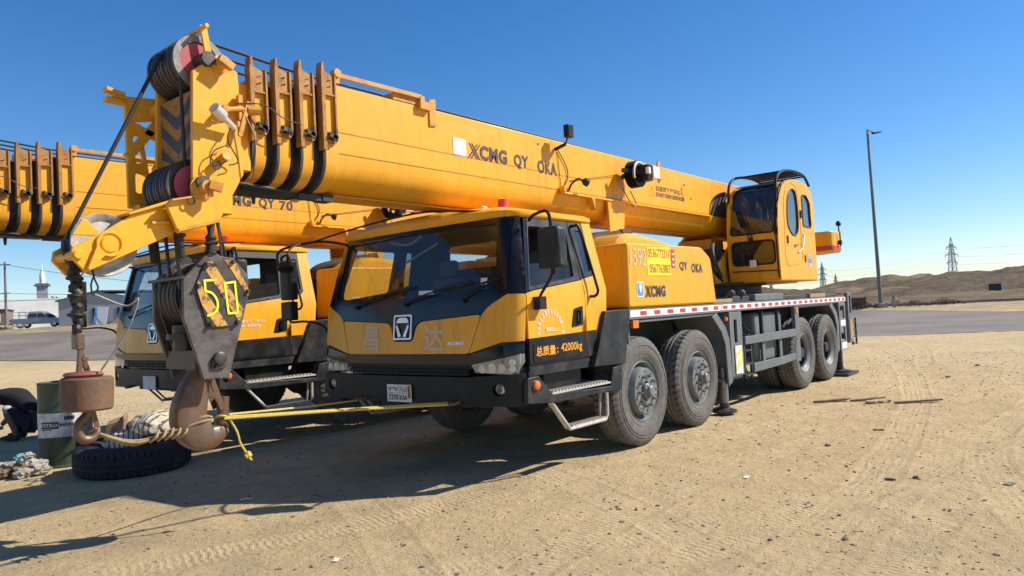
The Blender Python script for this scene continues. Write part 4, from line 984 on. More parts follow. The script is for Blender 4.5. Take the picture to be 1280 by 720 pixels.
    prism(b, [(.56, 2.745), (.62, 2.745), (.62, 2.60)], 'y', .87, .95)
    prism(b, [(.95, 2.745), (1.35, 2.745), (1.28, 2.2), (.98, 2.15)], 'y', .90, .93); prism(b, [(.95, 2.745), (1.35, 2.745), (1.28, 2.2), (.98, 2.15)], 'y', 1.77, 1.80); box(b, .95, 1.3, .93, 1.77, 2.12, 2.38)
    obj('boom_cradle', b, M_ORG2, B, bevel=.004)
    b = nb(); bar(b, (-3.04, .93, 3.43), (-2.08, .93, 3.435), .02, .035); bar(b, (-3.02, .93, 3.36), (-3.02, .93, 3.45), .03, .05); cyl(b, (-3.02, .9, 3.44), (-3.02, .96, 3.44), .035, .035, 12); bar(b, (-2.08, .93, 3.36), (-2.08, .93, 3.44), .03, .05); obj('rope_rail', b, M_ORGW, B)
    b = nb(); patch(b, [(-1.98, 3.19), (-1.90, 3.20), (-1.90, 3.45), (-1.98, 3.43)], side_fn(.935, -1), .02, g=9); box(b, -2.12, -1.99, .90, .96, 3.32, 3.39); prism(b, [(2.34, 3.30), (2.42, 3.30), (2.42, 3.40), (2.38, 3.44), (2.34, 3.40)], 'y', .93, .948); bar(b, (2.38, .94, 3.16), (2.38, .94, 3.32), .02, .02); bar(b, (2.38, .93, 3.165), (2.43, .93, 3.165), .02, .02); box(b, -2.4, -2.05, .95, 1.2, 3.36, 3.42); obj('side_bracket', b, M_ORGW, B)
    # rounded access opening near the foot of the boom
    b = nb(); ac = smooth([(4.02, 2.78, 0), (4.12, 2.98, 0), (4.3, 3.12, 0), (4.6, 3.20, 0)], 6); tube(b, [(p.x, .945, p.y) for p in ac], .014, 6); flatpoly(b, [(p.x, p.y) for p in ac]+[(4.6, 2.78)], side_fn(.95, -1), .004); obj('access_opening', b, M_GRYD, B)
    b = nb()
    for x in (-.34,): cyl(b, (x, .95, 3.265), (x, .944, 3.265), .012, .012, 10)
    for x, z in ((3.15, 3.17), (3.06, 3.10), (3.35, 2.985)): cyl(b, (x, .95, z), (x, .944, z), .014, .014, 10)
    obj('bolt_hole', b, M_TXT, B)
    sf = side_fn(.95, -1)
    b = nb()
    xcmg(b, sf, -1.46, -.885, 2.965, 3.115); txt(b, 'QY', sf, -.775, -.53, 2.945, 3.10, bold=.035)
    if first: txt(b, 'OKA', sf, -.37, -.02, 2.945, 3.09, bold=.035)
    else: txt(b, '70', sf, -.46, -.25, 2.955, 3.085, bold=.03)
    obj('lettering', b, M_TXT, B)
    b = nb(); flatpoly(b, rounded([(-1.68, 2.965), (-1.50, 2.96), (-1.50, 3.135), (-1.68, 3.14)], .015), sf, .004); obj('white_patch', b, M_WHT, B)
    b = nb(); txt(b, '起重臂下严禁站人', sf, 2.28, 3.10, 3.005, 3.075); txt(b, 'DO NOT STAND UNDER BOOM', sf, 2.28, 3.12, 2.925, 2.985, bold=.02)
    for a_, c_ in (((2.10, 2.925), (2.24, 2.925)), ((2.24, 2.925), (2.17, 3.05)), ((2.17, 3.05), (2.10, 2.925))):
        d = .01; flatpoly(b, [(a_[0], a_[1]), (c_[0], c_[1]), (c_[0]*.9+2.17*.1, c_[1]*.9+2.96*.1), (a_[0]*.9+2.17*.1, a_[1]*.9+2.96*.1)], sf, .004)
    obj('warning_text', b, M_TXT, B)
    # hoist ropes along the top
    b = nb()
    for y in (1.12, 1.30, 1.48): tube(b, [(-4.08, y, 3.505), (-3.2, y, 3.44), (1.0, y, 3.42), (6.3, y, 3.40)], .011, 6)
    obj('hoist_rope', b, M_WIRE, B)
    # luffing cylinder
    b = nb(); cyl(b, (5.2, YM, 1.95), (4.55, YM, 2.25), .13, .13, 20); cyl(b, (4.55, YM, 2.25), (4.35, YM, 2.36), .09, .09, 16); box(b, 4.24, 4.7, YM-.28, YM+.28, 2.28, 2.44)
    obj('luffing_cylinder', b, M_GRYD if False else M_ORG2, B)
    OFF[0] = Vector((0, 0, 0))
    return root
CR1 = build_crane((0, 0, 0), True)
CR2 = build_crane((-.52, 4.02, .06), False)

# ---------------------------------------------------------------- hook block hanging from the front crane
hb = empty('hook_block', (-4.02, 1.27, .58), 0, 'big dark hook block with yellow hand painted 50 on its striped plate', 'hook block')
OFF[0] = Vector((-4.02, 1.27, .58))
b = nb()
lp = [(-4.27, 1.79), (-4.12, 1.94), (-4.06, 1.99), (-3.99, 1.95), (-3.90, 1.94), (-3.79, 1.82), (-3.79, 1.68), (-3.965, 1.09), (-4.15, 1.10), (-4.275, 1.52)]
for y in (1.045, 1.485): prism(b, lp, 'y', y, y+.03)
obj('side_plate', b, M_BLOCK, hb, bevel=.005)
b = nb()
for y in (1.13, 1.42): prism(b, [(x+.01, z-.01) for x, z in lp[:8]]+[(-3.99, 1.2), (-4.14, 1.2), (-4.25, 1.55)], 'y', y, y+.02)
for k in range(5): lathe(b, [(.10, 0), (.22, .008), (.245, .0), (.245, .012), (.215, .022), (.215, .036), (.245, .046), (.245, .058), (.22, .05), (.10, .058)], (-4.03, 1.155+.07*k*.92, 1.68), (0, 1, 0), 36, True)
cyl(b, (-4.03, 1.08, 1.68), (-4.03, 1.50, 1.68), .05, .05, 16)
box(b, -4.19, -3.99, 1.08, 1.51, 1.17, 1.30); cyl(b, (-4.15, 1.30, 1.30), (-4.15, 1.30, 1.48), .08, .08, 18); cyl(b, (-4.17, 1.3, 1.38), (-4.17, 1.3, 1.42), .10, .10, 18)
bar(b, (-4.27, 1.04, 1.80), (-4.27, 1.55, 1.80), .02, .02)
obj('block_sheaves', b, M_DSTEEL, hb)
b1, b2, b3 = nb(), nb(), nb()
sp = [(-4.115, 1.905), (-4.19, 1.74), (-4.11, 1.455), (-3.885, 1.46), (-3.795, 1.70), (-3.905, 1.93)]; sfb = side_fn(1.030, -1)
patch(b1, sp, sfb, .015, g=9)
def clip(poly, a, b_, c):   # keep a*x+b*z >= c
    out = []
    for i in range(len(poly)):
        p, q = poly[i-1], poly[i]; dp = a*p[0]+b_*p[1]-c; dq = a*q[0]+b_*q[1]-c
        if dp*dq < 0: t = dp/(dp-dq); out.append((p[0]+(q[0]-p[0])*t, p[1]+(q[1]-p[1])*t))
        if dq >= 0: out.append(q)
    return out
nx, nz = .84, .54
for lo_, hi_ in ((-2.62, -2.545), (-2.46, -2.385), (-2.30, -2.24)):
    q = clip(clip(sp, nx, nz, lo_), -nx, -nz, -hi_)
    if len(q) > 2: flatpoly(b2, q, sfb, .003)
obj('striped_plate', merge([b1, b2]), [M_DSTEEL, mat('chipped_orange', (.60, .31, .06), .6, dirt=(.07, .045, .03), amt=.9, scale=22, bump=.1, lo=.48, hi=.60)], hb)
def stroke(bm, pts, w, fn, o):
    pts = [Vector((p[0], p[1])) for p in pts]
    L_, R_ = [], []
    for i, p in enumerate(pts):
        a = pts[max(i-1, 0)]; c = pts[min(i+1, len(pts)-1)]; d = (c-a).normalized(); n = Vector((-d.y, d.x))*w/2
        L_.append(p+n); R_.append(p-n)
    for i in range(len(pts)-1): flatpoly(bm, [L_[i], L_[i+1], R_[i+1], R_[i]], fn, o)
b = nb(); w = .0155
stroke(b, [(-4.045, 1.782), (-4.135, 1.776)], w, sfb, .006); stroke(b, [(-4.130, 1.783), (-4.126, 1.702)], w, sfb, .0066)
five = smooth([(-4.130, 1.704, 0), (-4.08, 1.69, 0), (-4.045, 1.64, 0), (-4.045, 1.58, 0), (-4.08, 1.545, 0), (-4.12, 1.535, 0)], 5); stroke(b, [(p.x, p.y) for p in five], w, sfb, .006)
stroke(b, [(-3.990, 1.757), (-3.905, 1.768)], w, sfb, .006); stroke(b, [(-3.908, 1.774), (-3.892, 1.545)], w, sfb, .0066); stroke(b, [(-3.886, 1.548), (-3.968, 1.545)], w, sfb, .006); stroke(b, [(-3.962, 1.538), (-3.985, 1.763)], w, sfb, .0066)
obj('painted_number', b, M_YMARK, hb)
b = nb()
for x, z in ((-4.105, 1.885), (-4.175, 1.74), (-4.095, 1.475), (-3.90, 1.48), (-3.81, 1.70), (-3.915, 1.91), (-4.0, 1.68)): cyl(b, (x, 1.03, z), (x, 1.005 if x != -4.0 else 1.022, z), .018 if x != -4.0 else .008, .014, 6)
lathe(b, [(.045, 0), (.045, -.035), (.035, -.04), (.001, -.04)], (-4.04, 1.045, 1.235), (0, 1, 0), 20); bar(b, (-4.09, 1.035, 1.18), (-4.0, 1.035, 1.18), .02, .025); bar(b, (-4.085, 1.035, 1.23), (-4.085, 1.035, 1.17), .02, .02)
obj('block_bolts', b, M_DSTEEL, hb)
# forged hook
def sweep(bm, pts, seg=16):
    """pts: x, z, half width in plane, half thickness across"""
    P_ = [Vector((p[0], p[1], p[2]*0)) for p in pts]
    W = smooth([(p[0], p[1], 0) for p in pts], 5); D = smooth([(p[2], p[3], 0) for p in pts], 5); rings = []
    for i, p in enumerate(W):
        a = W[max(i-1, 0)]; c = W[min(i+1, len(W)-1)]; d = (c-a).normalized(); n = Vector((-d.y, d.x))
        hw, ht = D[i].x, D[i].y
        rings.append([(p.x+n.x*hw*math.copysign(abs(math.cos(t))**.5, math.cos(t)), 1.27+ht*math.copysign(abs(math.sin(t))**.6, math.sin(t)), p.y+n.y*hw*math.copysign(abs(math.cos(t))**.5, math.cos(t))) for t in [2*PI*k/seg for k in range(seg)]])
    loft(bm, rings)
b = nb()
sweep(b, [(-4.07, 1.22, .07, .06), (-4.08, 1.12, .075, .065), (-4.12, 1.00, .105, .07), (-4.155, .88, .120, .075), (-4.15, .78, .122, .08), (-4.09, .70, .115, .08), (-4.01, .67, .085, .075), (-3.925, .71, .055, .06), (-3.905, .755, .025, .03)])
hk = obj('hook', b, M_HOOK, hb, ang=28)
b = nb(); cyl(b, (-3.915, 1.27, .74), (-3.895, 1.27, .945), .045, .042, 18); bar(b, (-4.01, 1.22, 1.10), (-3.93, 1.22, .86), .012, .04); bar(b, (-4.01, 1.32, 1.10), (-3.93, 1.32, .86), .012, .04)
obj('latch', b, M_HOOK, hb)
b = nb()   # rope falls up to the head sheaves, wedge socket and clamps
for y in (1.12, 1.26, 1.40): tube(b, [(-4.25, y, 1.72), (-4.30, y, 2.44)], .012, 6)
for y in (1.19, 1.33): tube(b, [(-3.83, y, 1.72), (-3.98, y, 2.44)], .012, 6)
for x, y, z in ((-4.26, 1.07, 1.93), (-4.30, 1.40, 1.92)): cyl(b, (x, y, z), (x-.01, y, z+.15), .022, .026, 10); cyl(b, (x-.01, y, z+.15), (x-.01, y, z+.17), .04, .04, 10)
cyl(b, (-4.06, 1.06, 1.97), (-4.05, 1.06, 2.05), .04, .03, 10); lathe(b, [(.03, 0), (.05, .02), (.03, .04), (.04, .06), (.02, .09)], (-4.05, 1.07, 2.02), (0, 0, 1), 12); bar(b, (-4.05, 1.07, 2.08), (-4.03, 1.07, 2.2), .02, .03); bar(b, (-3.97, 1.07, 1.92), (-3.99, 1.07, 2.2), .014, .014)
tube(b, smooth([(-4.3, 1.4, 2.0), (-4.55, 1.3, 1.93), (-4.2, .98, 2.02), (-3.9, .9, 2.04)], 6), .006, 5)
obj('rope_falls', b, M_WIRE, hb)
OFF[0] = Vector((0, 0, 0))

# auxiliary hook with its weight
ax_ = empty('auxiliary_hook', (-4.83, 1.2, .79), 0, 'small hook under a rusty round weight, hanging on a greasy rope at the left', 'hook')
OFF[0] = Vector((-4.83, 1.2, .79))
b = nb(); lathe(b, [(.001, 0), (.135, .0), (.148, .012), (.150, .10), (.150, .195), (.135, .208), (.001, .208)], (-4.825, 1.22, .975), (.03, 0, 1), 40); obj('weight', b, M_RUST, ax_)
b = nb(); lathe(b, [(.001, 0), (.10, 0), (.115, .015), (.10, .03), (.03, .035), (.001, .04)], (-4.838, 1.22, 1.184), (.03, 0, 1), 28); obj('weight_cap', b, mat('red_rust', (.22, .06, .045), .7, dirt=(.2, .12, .08), amt=.7, scale=20, bump=.2), ax_)
b = nb(); bar(b, (-4.875, 1.19, 1.20), (-4.855, 1.19, 1.42), .03, .03); bar(b, (-4.80, 1.25, 1.20), (-4.855, 1.25, 1.40), .03, .03); cyl(b, (-4.84, 1.17, 1.30), (-4.84, 1.27, 1.30), .02, .02, 10); box(b, -4.885, -4.84, 1.17, 1.27, 1.36, 1.46); obj('clevis', b, M_HOOK, ax_, bevel=.004)
b = nb(); rr = random.Random(3); pts = []; rs = []
for k in range(34):
    z = 1.46 + k*.0125; pts.append((-4.862-.012*math.sin(k*.9)-.03*(z-1.46), 1.21+.01*math.cos(k*1.7), z)); rs.append(.022+.014*rr.random())
tube(b, pts, rs, 10)
for z, rad in ((1.56, .05), (1.68, .045), (1.79, .05)): lathe(b, [(.02, 0), (rad, .006), (rad, .02), (.02, .026)], (-4.875, 1.21, z), (.1, .1, 1), 12)
tube(b, [(-4.84, 1.24, 1.44), (-4.845, 1.25, 1.86)], .009, 6); tube(b, [(-4.89, 1.2, 1.86), (-4.90, 1.21, 2.05)], .02, 8); tube(b, smooth([(-4.79, 1.16, 1.86), (-4.78, 1.16, 1.80), (-4.76, 1.16, 1.74), (-4.79, 1.16, 1.70), (-4.80, 1.16, 1.76), (-4.78, 1.16, 1.82)], 5), .006, 5)
obj('rope_socket', b, M_WIRE, ax_)
b = nb(); tube(b, [(-4.27, 1.225, 3.38), (-4.905, 1.225, 2.06)], .013, 10); tube(b, [(-4.22, 1.08, 3.2), (-4.2, 1.1, 2.5)], .012, 6); tube(b, smooth([(-4.905, 1.225, 2.08), (-4.925, 1.225, 2.0), (-4.90, 1.225, 1.9)], 5), .017, 8); obj('hoist_rope', b, M_WIRE, ax_)
b = nb(); tube(b, smooth([(-4.78, 1.16, 1.70), (-4.62, 1.1, 1.62), (-4.55, 1.08, 1.66), (-4.63, 1.08, 1.45), (-4.78, 1.1, 1.22)], 8), .006, 6); obj('loose_cable', b, M_STEEL, ax_)
def hooklet(bm, c, s):
    pts = [(0, .0, .028, .028), (0, -.05, .03, .03), (-.05, -.10, .028, .03), (-.062, -.15, .028, .032), (-.035, -.20, .03, .032), (.015, -.205, .028, .03), (.05, -.17, .020, .024), (.058, -.14, .010, .012)]
    W = smooth([(p[0], p[1], 0) for p in pts], 4); D = smooth([(p[2], p[3], 0) for p in pts], 4); rings = []
    for i, p in enumerate(W):
        a = W[max(i-1, 0)]; q = W[min(i+1, len(W)-1)]; d = (q-a).normalized(); n = Vector((-d.y, d.x))
        rings.append([(c[0]+p.x*s+n.x*D[i].x*math.cos(t), c[1]+D[i].y*math.sin(t), c[2]+p.y*s+n.y*D[i].x*math.cos(t)) for t in [2*PI*k/12 for k in range(12)]])
    loft(bm, rings)
b = nb(); hooklet(b, (-4.82, 1.22, 1.0), 1.0); bar(b, (-4.80, 1.20, .97), (-4.775, 1.20, .86), .008, .03); obj('hook', b, M_HOOK, ax_, ang=60)
OFF[0] = Vector((0, 0, 0))

# yellow tow rope from the hook to the bumper, brown slings to the small hook
def twist(bm, pts, r, pitch, strands=3, seg=5):
    P_ = smooth(pts, 14); L_ = [0]
    for a, c in zip(P_, P_[1:]): L_.append(L_[-1]+(c-a).length)
    n = int(L_[-1]/pitch*8); Q = []
    j = 0
    for k in range(n+1):
        s = L_[-1]*k/n
        while j < len(L_)-2 and L_[j+1] < s: j += 1
        t = (s-L_[j])/max(L_[j+1]-L_[j], 1e-6); Q.append((P_[j].lerp(P_[j+1], t), s))
    for st in range(strands):
        pl = []
        for i, (q, s) in enumerate(Q):
            d = (Q[min(i+1, n)][0]-Q[max(i-1, 0)][0]); d_, a_, u_ = frame(d); t = 2*PI*(s/pitch+st/strands)
            pl.append(q+(a_*math.cos(t)+u_*math.sin(t))*r*.55)
        tube(bm, pl, r*.62, seg)
b = nb()
twist(b, [(-3.93, 1.2, .79), (-3.0, .97, .735), (-2.13, .72, .675)], .0085, .035); twist(b, [(-3.92, 1.22, .80), (-3.0, 1.0, .742), (-2.13, .74, .69)], .0085, .035)
twist(b, [(-3.90, 1.28, .81), (-3.0, 1.58, .735), (-2.14, 1.97, .665)], .008, .035)
twist(b, smooth([(-3.90+.055*math.cos(t), 1.27+.055*math.sin(t), .80+.012*math.sin(2*t)) for t in [2*PI*k/10 for k in range(11)]], 2), .008, .035)
twist(b, [(-3.89, 1.2, .78), (-3.86, 1.16, .69), (-3.84, 1.15, .60), (-3.80, 1.14, .525)], .0075, .035)
rope = obj('tow_rope', b, M_ROPE, label='yellow twisted rope tied from the big hook back to the front bumper', cat='rope')
b = nb(); bmesh.ops.create_icosphere(b, subdivisions=3, radius=.020, matrix=Matrix.Translation((-3.79, 1.14, .51)))
tube(b, [(-3.79+.02*math.cos(t), 1.14+.01*math.sin(3*t), .512+.02*math.sin(t)) for t in [2*PI*k/14 for k in range(14)]], .009, 6, closed=True); tube(b, [(-3.79, 1.14, .5), (-3.77, 1.13, .47)], .008, 5)
obj('knot', b, M_ROPE, rope)
b = nb()
A_ = Vector((-4.78, 1.22, .83))
for k, (zs, ys_) in enumerate(((.0, .0), (.015, .02), (-.01, .035))):
    twist(b, [A_+Vector((0, ys_, 0)), A_+Vector((.25, ys_+.02, -.11-zs)), A_+Vector((.50, ys_, -.07+zs)), Vector((-4.09, 1.18+ys_, .80+zs*2)), Vector((-3.98, 1.27, .79+zs))], .0075, .03)
for k in range(5): tube(b, smooth([A_+Vector((.33+.05*k, .0, -.12)), A_+Vector((.36+.05*k, -.03, -.09)), A_+Vector((.39+.05*k, .0, -.055)), A_+Vector((.40+.05*k, .04, -.10))], 5), .010, 6)
twist(b, smooth([A_+Vector((-.0, -.02, .03)), A_+Vector((-.03, .02, -.0)), A_+Vector((0, .05, .0)), A_], 3), .010, .045)
obj('sling_rope', b, M_TAN, label='knotted brown rope sagging between the small hook and the big hook', cat='rope')

# ---------------------------------------------------------------- things on the ground at the left
def tyre_lying(name, loc, label, mt):
    b = tyre_bm(w=.30, R=.56, chunky=False)
    bmesh.ops.rotate(b, verts=b.verts, cent=(0, 0, 0), matrix=Matrix.Rotation(PI/2, 3, 'X'))
    o = obj(name, b, mt, label=label, cat='tyre'); o.location = loc; return o
t_ = tyre_lying('loose_tyre', (-3.30, 4.27, .005), 'worn black truck tyre lying flat on the sand in front of the oil drum', M_RUBD); t_.rotation_euler = (math.radians(2), math.radians(-1.5), .4)
def noise3(p, s=1.0):
    x, y, z = p*s
    return math.sin(x*1.7+1.3*math.sin(y*2.1+z))*.5+math.sin(y*2.9+1.7*math.sin(z*1.9+x*.7))*.3+math.sin(z*4.3+x*3.1+1.1*math.sin(y*3.7))*.2
def sack(loc, size, seed, m, label, rz):
    b = nb(); bmesh.ops.create_icosphere(b, subdivisions=5, radius=1)
    for v in b.verts:
        p = v.co.copy(); n = noise3(p+Vector((seed, seed*2, 0)), 2.3)*.10+abs(noise3(p+Vector((seed*3, 1, seed)), 5.5))*.07
        v.co = p*(1+n); v.co.x *= size[0]; v.co.y *= size[1]; v.co.z = max(v.co.z, -.45)*size[2]
    o = obj('sack', b, m, label=label, cat='sack', ang=80); o.location = loc; o.rotation_euler = (0, 0, rz); return o
def striped_cloth():
    m, nt, b = new_mat('striped_cloth'); N = nt.nodes; L = nt.links
    tc = N.new('ShaderNodeTexCoord'); w = N.new('ShaderNodeTexWave'); w.inputs['Scale'].default_value = 7; w.inputs['Distortion'].default_value = 1.5; w.inputs['Detail Scale'].default_value = .8; w.bands_direction = 'Y'
    r = N.new('ShaderNodeValToRGB'); r.color_ramp.elements[0].position = .12; r.color_ramp.elements[0].color = (.10, .08, .06, 1); r.color_ramp.elements[1].position = .3; r.color_ramp.elements[1].color = (.46, .42, .34, 1)
    L.new(tc.outputs['Object'], w.inputs['Vector']); L.new(w.outputs['Fac'], r.inputs[0]); L.new(r.outputs[0], b.inputs['Base Color']); b.inputs['Roughness'].default_value = .9
    return m
M_SACK = striped_cloth()
sack((-3.02, 4.40, .40), (.26, .20, .17), 1.3, M_SACK, 'pale striped sack standing highest inside the lying tyre', .4)
sack((-3.42, 4.20, .31), (.20, .16, .12), 4.1, M_SACK, 'flatter pale striped sack near the front rim of the lying tyre', 1.2)
b = nb(); prism(b, [(-.12, 0), (.14, 0), (.05, .24), (-.10, .18)], 'y', -.10, .10); box(b, .05, .08, -.12, .12, .05, .27)
wd = obj('wooden_wedge', b, M_WOOD, label='brown wooden wedge behind the small hook on the lying tyre', cat='wood block', bevel=.01); wd.location = (-3.35, 4.55, .30); wd.rotation_euler = (.1, .1, -.5)

# drum
dr = empty('oil_drum', (-3.555, 5.40, 0), 0, 'green oil drum with a white band of black lettering, standing behind the tyre', 'oil drum')
M_DRUM = mat('green_drum', (.04, .062, .035), .5, dirt=(.12, .095, .045), amt=.7, scale=5, bump=.12, bscale=8)
b = nb(); lathe(b, [(.001, 0), (.255, 0), (.268, .012), (.262, .03), (.262, .30), (.27, .315), (.262, .33), (.262, .60), (.27, .615), (.262, .63), (.262, .905), (.268, .922), (.262, .93), (.25, .915), (.001, .912)], (0, 0, 0), (0, 0, 1), 48)
for v in b.verts:
    a = math.atan2(v.co.y, v.co.x); k = 1-.05*math.exp(-((a+2.2)/.5)**2)*math.exp(-((v.co.z-.15)/.25)**2)*(v.co.z > .02); v.co.x *= k; v.co.y *= k
obj('drum_body', b, M_DRUM, dr)
M_DBAND = mat('drum_band', (.62, .62, .58), .6, dirt=(.22, .17, .10), amt=.8, scale=11)
b = nb(); lathe(b, [(.2645, .335), (.2645, .60), (.2635, .60), (.2635, .335)], (0, 0, 0), (0, 0, 1), 48, True); obj('drum_band', b, M_DBAND, dr)
def fd(u, v, o): a = -2.02+u/.265; return ((.2655+o)*math.cos(a), (.2655+o)*math.sin(a), v)
b = nb(); b2 = nb()
def dbox(bm, u0, u1, v0, v1, o):
    n = 6
    for i in range(n): a, c = u0+(u1-u0)*i/n, u0+(u1-u0)*(i+1)/n; flatpoly(bm, [(a, v0), (c, v0), (c, v1), (a, v1)], fd, o)
dbox(b, -.235, -.03, .43, .505, .002); dbox(b, -.235, -.10, .415, .425, .002); dbox(b, .02, .12, .52, .56, .002); dbox(b, .17, .25, .43, .50, .002)
txt(b2, 'PETRO', fd, -.225, -.04, .45, .487, bold=.03, lift=.005)
txt(b, 'MIN', fd, -.02, .11, .45, .487, bold=.03, lift=.003)
obj('lettering', merge([b, b2]), [M_TXT, M_DBAND], dr)

# crumpled rubbish
tr = empty('rubbish_heap', (-4.06, 5.10, 0), 0, 'small heap of crumpled cloth and plastic bags on the sand beside the drum', 'rubbish')
pm = [mat('pale_cloth', (.36, .34, .29), .9, dirt=(.25, .2, .14), amt=.6, scale=12), mat('teal_plastic', (.30, .50, .44), .5), mat('brown_rag', (.16, .11, .07), .95), mat('dirty_paper', (.30, .26, .20), .9)]
rr = random.Random(11)
for i, (dx, dy, z, s, k) in enumerate(((0, 0, .09, .13, 2), (.04, .1, .17, .10, 1), (.10, -.05, .10, .12, 0), (-.16, .22, .08, .11, 0), (-.05, -.15, .05, .10, 3), (.12, -.18, .05, .09, 3), (-.2, .05, .06, .09, 2), (.06, .02, .2, .06, 0), (-.1, .1, .1, .1, 3))):
    b = nb(); s *= .78; bmesh.ops.create_icosphere(b, subdivisions=3, radius=s)
    for v in b.verts:
        q = v.co/s; v.co *= .8+.35*abs(noise3(q+Vector((i, i*2, 0)), 2.2))*2+.18*rr.random(); v.co.z *= .62
    bmesh.ops.translate(b, verts=b.verts, vec=(dx*.9, dy*.9, z)); obj('crumpled_bag', b, pm[k], tr, flat=True, ang=1)

# ---------------------------------------------------------------- person crouching at the left edge
F2 = Vector((.7703, .6377, 0)); R2 = Vector((.6377, -.7703, 0)); CAM = Vector((-6.6077, -3.7652, 1.4572))
def skinfig(name, verts, edges, radii, m, parent=None, sub=2, root=0):
    me = bpy.data.meshes.new(name); me.from_pydata([tuple(v) for v in verts], edges, [])
    o = bpy.data.objects.new(name, me); COL.objects.link(o)
    md = o.modifiers.new('s', 'SKIN'); md.use_smooth_shade = True
    for i, r in enumerate(radii):
        r = r if isinstance(r, tuple) else (r, r)
        me.skin_vertices[0].data[i].radius = r; me.skin_vertices[0].data[i].use_root = (i == root)
    m2 = o.modifiers.new('d', 'SUBSURF'); m2.levels = sub; m2.render_levels = sub
    bpy.context.view_layer.update()
    dg = bpy.context.evaluated_depsgraph_get(); ne = bpy.data.meshes.new_from_object(o.evaluated_get(dg)); bpy.data.objects.remove(o)
    ne.materials.clear(); ne.materials.append(m)
    for p in ne.polygons: p.use_smooth = True
    o = bpy.data.objects.new(name, ne); COL.objects.link(o)
    if parent: o.parent = parent
    return o
pe = empty('person', (-3.20, 8.35, 0), math.atan2(R2.y, R2.x), 'person in dark shirt crouching bent over behind the drum at the left edge', 'person')
# local axes: +x to the picture's right, +y away from the camera; the figure faces -x
M_SKIN = mat('skin', (.16, .085, .05), .6); M_SHIRT = mat('dark_shirt', (.006, .006, .009), .9); M_TROU = mat('dark_trousers', (.012, .012, .016), .9); M_KNEE = mat('pale_cloth_knee', (.36, .36, .38), .9); M_HAIR = mat('hair', (.01, .009, .008), .8); M_SHOE = mat('dark_shoe', (.02, .02, .02), .7)
V = [(.27, 0, .24), (.20, 0, .40), (.04, 0, .58), (-.14, 0, .66), (-.25, 0, .66), (-.34, 0, .64),
     (.24, -.12, .24), (-.02, -.19, .47), (.08, -.17, .22), (.12, -.17, .07), (-.02, -.18, .04),
     (.24, .12, .24), (-.10, .19, .45), (-.04, .17, .22), (-.02, .17, .07), (-.16, .18, .04),
     (-.13, -.20, .60), (-.16, -.25, .36), (-.32, -.20, .16), (-.13, .20, .60), (-.18, .25, .38), (-.36, .20, .18)]
E_ = [(0, 1), (1, 2), (2, 3), (3, 4), (4, 5), (0, 6), (6, 7), (7, 8), (8, 9), (9, 10), (0, 11), (11, 12), (12, 13), (13, 14), (14, 15), (3, 16), (16, 17), (17, 18), (3, 19), (19, 20), (20, 21)]
Rr = [.13, .13, .15, .12, .055, .05, .10, .075, .055, .042, .038, .10, .075, .055, .042, .038, .07, .05, .035, .07, .05, .035]
body = skinfig('body', V, E_, Rr, M_SKIN, pe)
skinfig('shirt', [(.26, 0, .30), (.19, 0, .43), (.04, 0, .59), (-.13, 0, .67), (-.21, 0, .67), (-.13, -.20, .61), (-.15, -.235, .47), (-.13, .20, .61), (-.15, .235, .47)], [(0, 1), (1, 2), (2, 3), (3, 4), (3, 5), (5, 6), (3, 7), (7, 8)], [.165, .155, .172, .14, .07, .085, .07, .085, .07], M_SHIRT, pe)
skinfig('trousers', [(.27, 0, .25), (.24, -.12, .245), (.0, -.185, .46), (.035, -.18, .36), (.24, .12, .245), (-.08, .185, .44), (-.07, .18, .34)], [(0, 1), (1, 2), (2, 3), (0, 4), (4, 5), (5, 6)], [.145, .115, .095, .075, .115, .095, .075], M_TROU, pe)
skinfig('rolled_hem', [(.07, -.175, .41), (-.01, -.188, .465), (.03, -.185, .37)], [(0, 1), (1, 2)], [.10, .10, .085], M_KNEE, pe)
for sx, sy in ((0, -.175), (-.14, .175)):
    b = nb(); loft(b, [[(sx+.16-.26*k, sy+.05*math.cos(t)*w, max(0, .045+.045*math.sin(t)*h)) for t in [2*PI*j/12 for j in range(12)]] for k, w, h in ((0, .5, .6), (.1, .9, 1.2), (.4, 1, 1.3), (.75, 1.05, .8), (.95, .8, .5), (1, .4, .3))]); obj('shoe', b, M_SHOE, pe)
b = nb(); bmesh.ops.create_uvsphere(b, u_segments=20, v_segments=14, radius=.1)
for v in b.verts: v.co.x *= 1.05; v.co.z *= 1.2; v.co.y *= .85
bmesh.ops.rotate(b, verts=b.verts, cent=(0, 0, 0), matrix=Matrix.Rotation(-.6, 3, 'Y')); bmesh.ops.translate(b, verts=b.verts, vec=(-.40, 0, .60))
lathe(b, [(.02, 0), (.012, .03), (.001, .035)], (-.485, 0, .56), (-1, 0, -.3), 8); obj('head', b, M_SKIN, pe)
b = nb(); bmesh.ops.create_uvsphere(b, u_segments=20, v_segments=14, radius=.108)
for v in b.verts: v.co.z *= 1.1; v.co.y *= .9
bmesh.ops.translate(b, verts=b.verts, vec=(-.375, 0, .63)); obj('hair', b, M_HAIR, pe)
for sy in (-.20, .20):
    b = nb(); hx = -.33 if sy < 0 else -.37; hz = .15 if sy < 0 else .17
    box(b, hx-.05, hx+.02, sy-.035, sy+.035, hz-.05, hz); 
    for k in range(4): tube(b, [(hx-.04, sy-.027+.018*k, hz-.02), (hx-.075, sy-.027+.018*k, hz-.045), (hx-.08, sy-.027+.018*k, hz-.09)], [.009, .009, .007], 6)
    tube(b, [(hx, sy-.035, hz-.02), (hx-.03, sy-.06, hz-.05), (hx-.05, sy-.05, hz-.08)], [.011, .01, .008], 6); obj('hand', b, M_SKIN, pe, bevel=.008)

